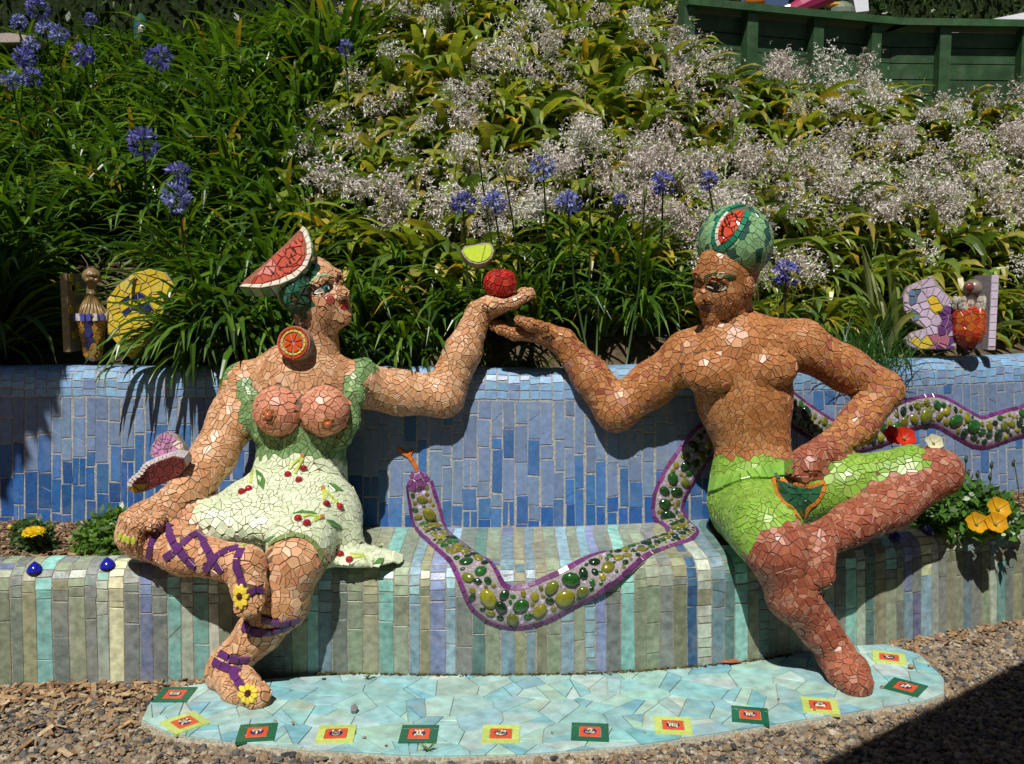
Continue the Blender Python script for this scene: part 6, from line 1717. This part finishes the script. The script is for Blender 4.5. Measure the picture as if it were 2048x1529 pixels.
body_tiles(fly, s, .03, lambda t_, p, n_: jit((.12, .05, .03), .3) if t_ == 'p' and proj(p)[1] > 686 else jit((.5, .12, .02) if math.sin(math.atan2(p[1] - yr, p[0] - at(1938, 650, yr)[0]) * 9) > 0 else (.42, .045, .02), .15), (.2, .12, .08))
mb = MB()
for k in range(60):
    a = R.uniform(0, 6.28); c_ = at(1938, 610, yr) + np.array([math.cos(a) * pm(27, yr), math.sin(a) * pm(22, yr), R.uniform(-.02, .025)]); V, Fc = blob(c_, (.014, .012, .02), 6, 4); mb.put(V, Fc, jit((.4, .36, .3), .2))
mb.out('ruff', 'bronze', fly)
V, Fc = blob(at(1946, 577, yr), (pm(18, yr), pm(19, yr), pm(18, yr)), 14, 9); add('head', V, Fc, 'bronze', fly, (.2, .16, .13), smooth=True)
V, Fc = tube([at(1938, 612, yr), at(1943, 588, yr)], [pm(16, yr), pm(13, yr)], 10); add('neck', V, Fc, 'bronze', fly, (.1, .07, .055), smooth=True)
V, Fc = blob(at(1939, 574, yr - .03), (.024, .016, .02), 9, 6); add('face', V, Fc, 'bronze', fly, (.22, .05, .04), smooth=True)
def lcol(x, y):
    if 1860 < x < 1886 and 578 < y < 618 and R.random() < .55: return jit((.6, .42, .04), .1)
    if 1815 < x < 1838 and 585 < y < 632 and R.random() < .5: return jit((.1, .16, .26), .3)
    if x > 1872 and y > 618 and R.random() < .6: return jit((.12, .04, .16), .2)
    if 1822 < x < 1858 and y > 676: return jit((.6, .45, .05), .12)
    if 1855 < x < 1895 and y > 668: return jit((.36, .12, .18), .2)
    return jit((.46, .37, .5), .12)
wing(fly, [(1864, 551), (1886, 580), (1912, 612), (1918, 640), (1912, 698), (1836, 699), (1816, 692), (1811, 678), (1824, 664), (1850, 657), (1826, 642), (1808, 620), (1806, 594), (1816, 572)], (at(1865, 640, yr + .03), (-.1, -1, .15)), .04, 19, lcol)
V, Fc = box(at(1970, 625, yr + .10), (.035, .16, .35)); wl_ = add('wing', V, Fc, 'grout', fly, (.4, .36, .38))
for k in range(9):
    z = .155 - .037 * k; c_ = at(1970, 625, yr + .10) + np.array([0, -.08, z]); V, Fc = prism([c_ + np.array(q) for q in ((-.016, 0, -.017), (.016, 0, -.017), (.016, 0, .017), (-.016, 0, .017))], (0, -1, 0), .003, -.002); add('wing_tile', V, Fc, 'tile', wl_, jit((.58, .5, .62), .08))
# the little pink one perched on the woman's wrist
fly = thing('butterfly_ornament', at(350, 965, .12), 'small pink and maroon mosaic butterfly perched on the forearm of the woman statue', 'ornament')
lowr = [(256, 980), (262, 964), (280, 952), (292, 934), (318, 922), (348, 912), (368, 916), (374, 932), (360, 950), (330, 966), (300, 980), (272, 988)]
w_ = wing(fly, lowr, (at(320, 945, .06), (-.12, -.9, -.35)), .045, 19, lambda x, y: jit((.17, .03, .035), .15) if not (y > 968 and x < 290) else jit((.4, .25, .03), .1), (.4, .36, .36))
wing(fly, [(300, 912), (304, 892), (314, 872), (334, 863), (352, 868), (366, 890), (372, 912), (352, 910), (318, 920)], (at(335, 895, .09), (-.1, -1, .35)), .04, 13, lambda x, y: jit((.4, .17, .33), .25) if x < 352 else jit((.65, .5, .45), .2))
edge = [(258, 974), (264, 962), (280, 951), (292, 933), (318, 921), (348, 911), (368, 914)]
for a, b in zip(edge[:-1], edge[1:]):
    p, q = at(*a, .055), at(*b, .055); m = int(np.linalg.norm(np.array(b) - a) / 10) + 1
    for k in range(m):
        c_ = p + (q - p) * (k + .5) / m; V, Fc = box(c_ + np.array([0, .012, .004]), (.017, .028, .014)); add('edge_tile', V, Fc, 'tile', fly, jit((.7, .62, .62), .1))
V, Fc = tube([at(372, 925, .08), at(376, 950, .11), at(380, 975, .14)], [.012, .014, .01], 8); add('body', V, Fc, 'bronze', fly, (.2, .12, .12), smooth=True)
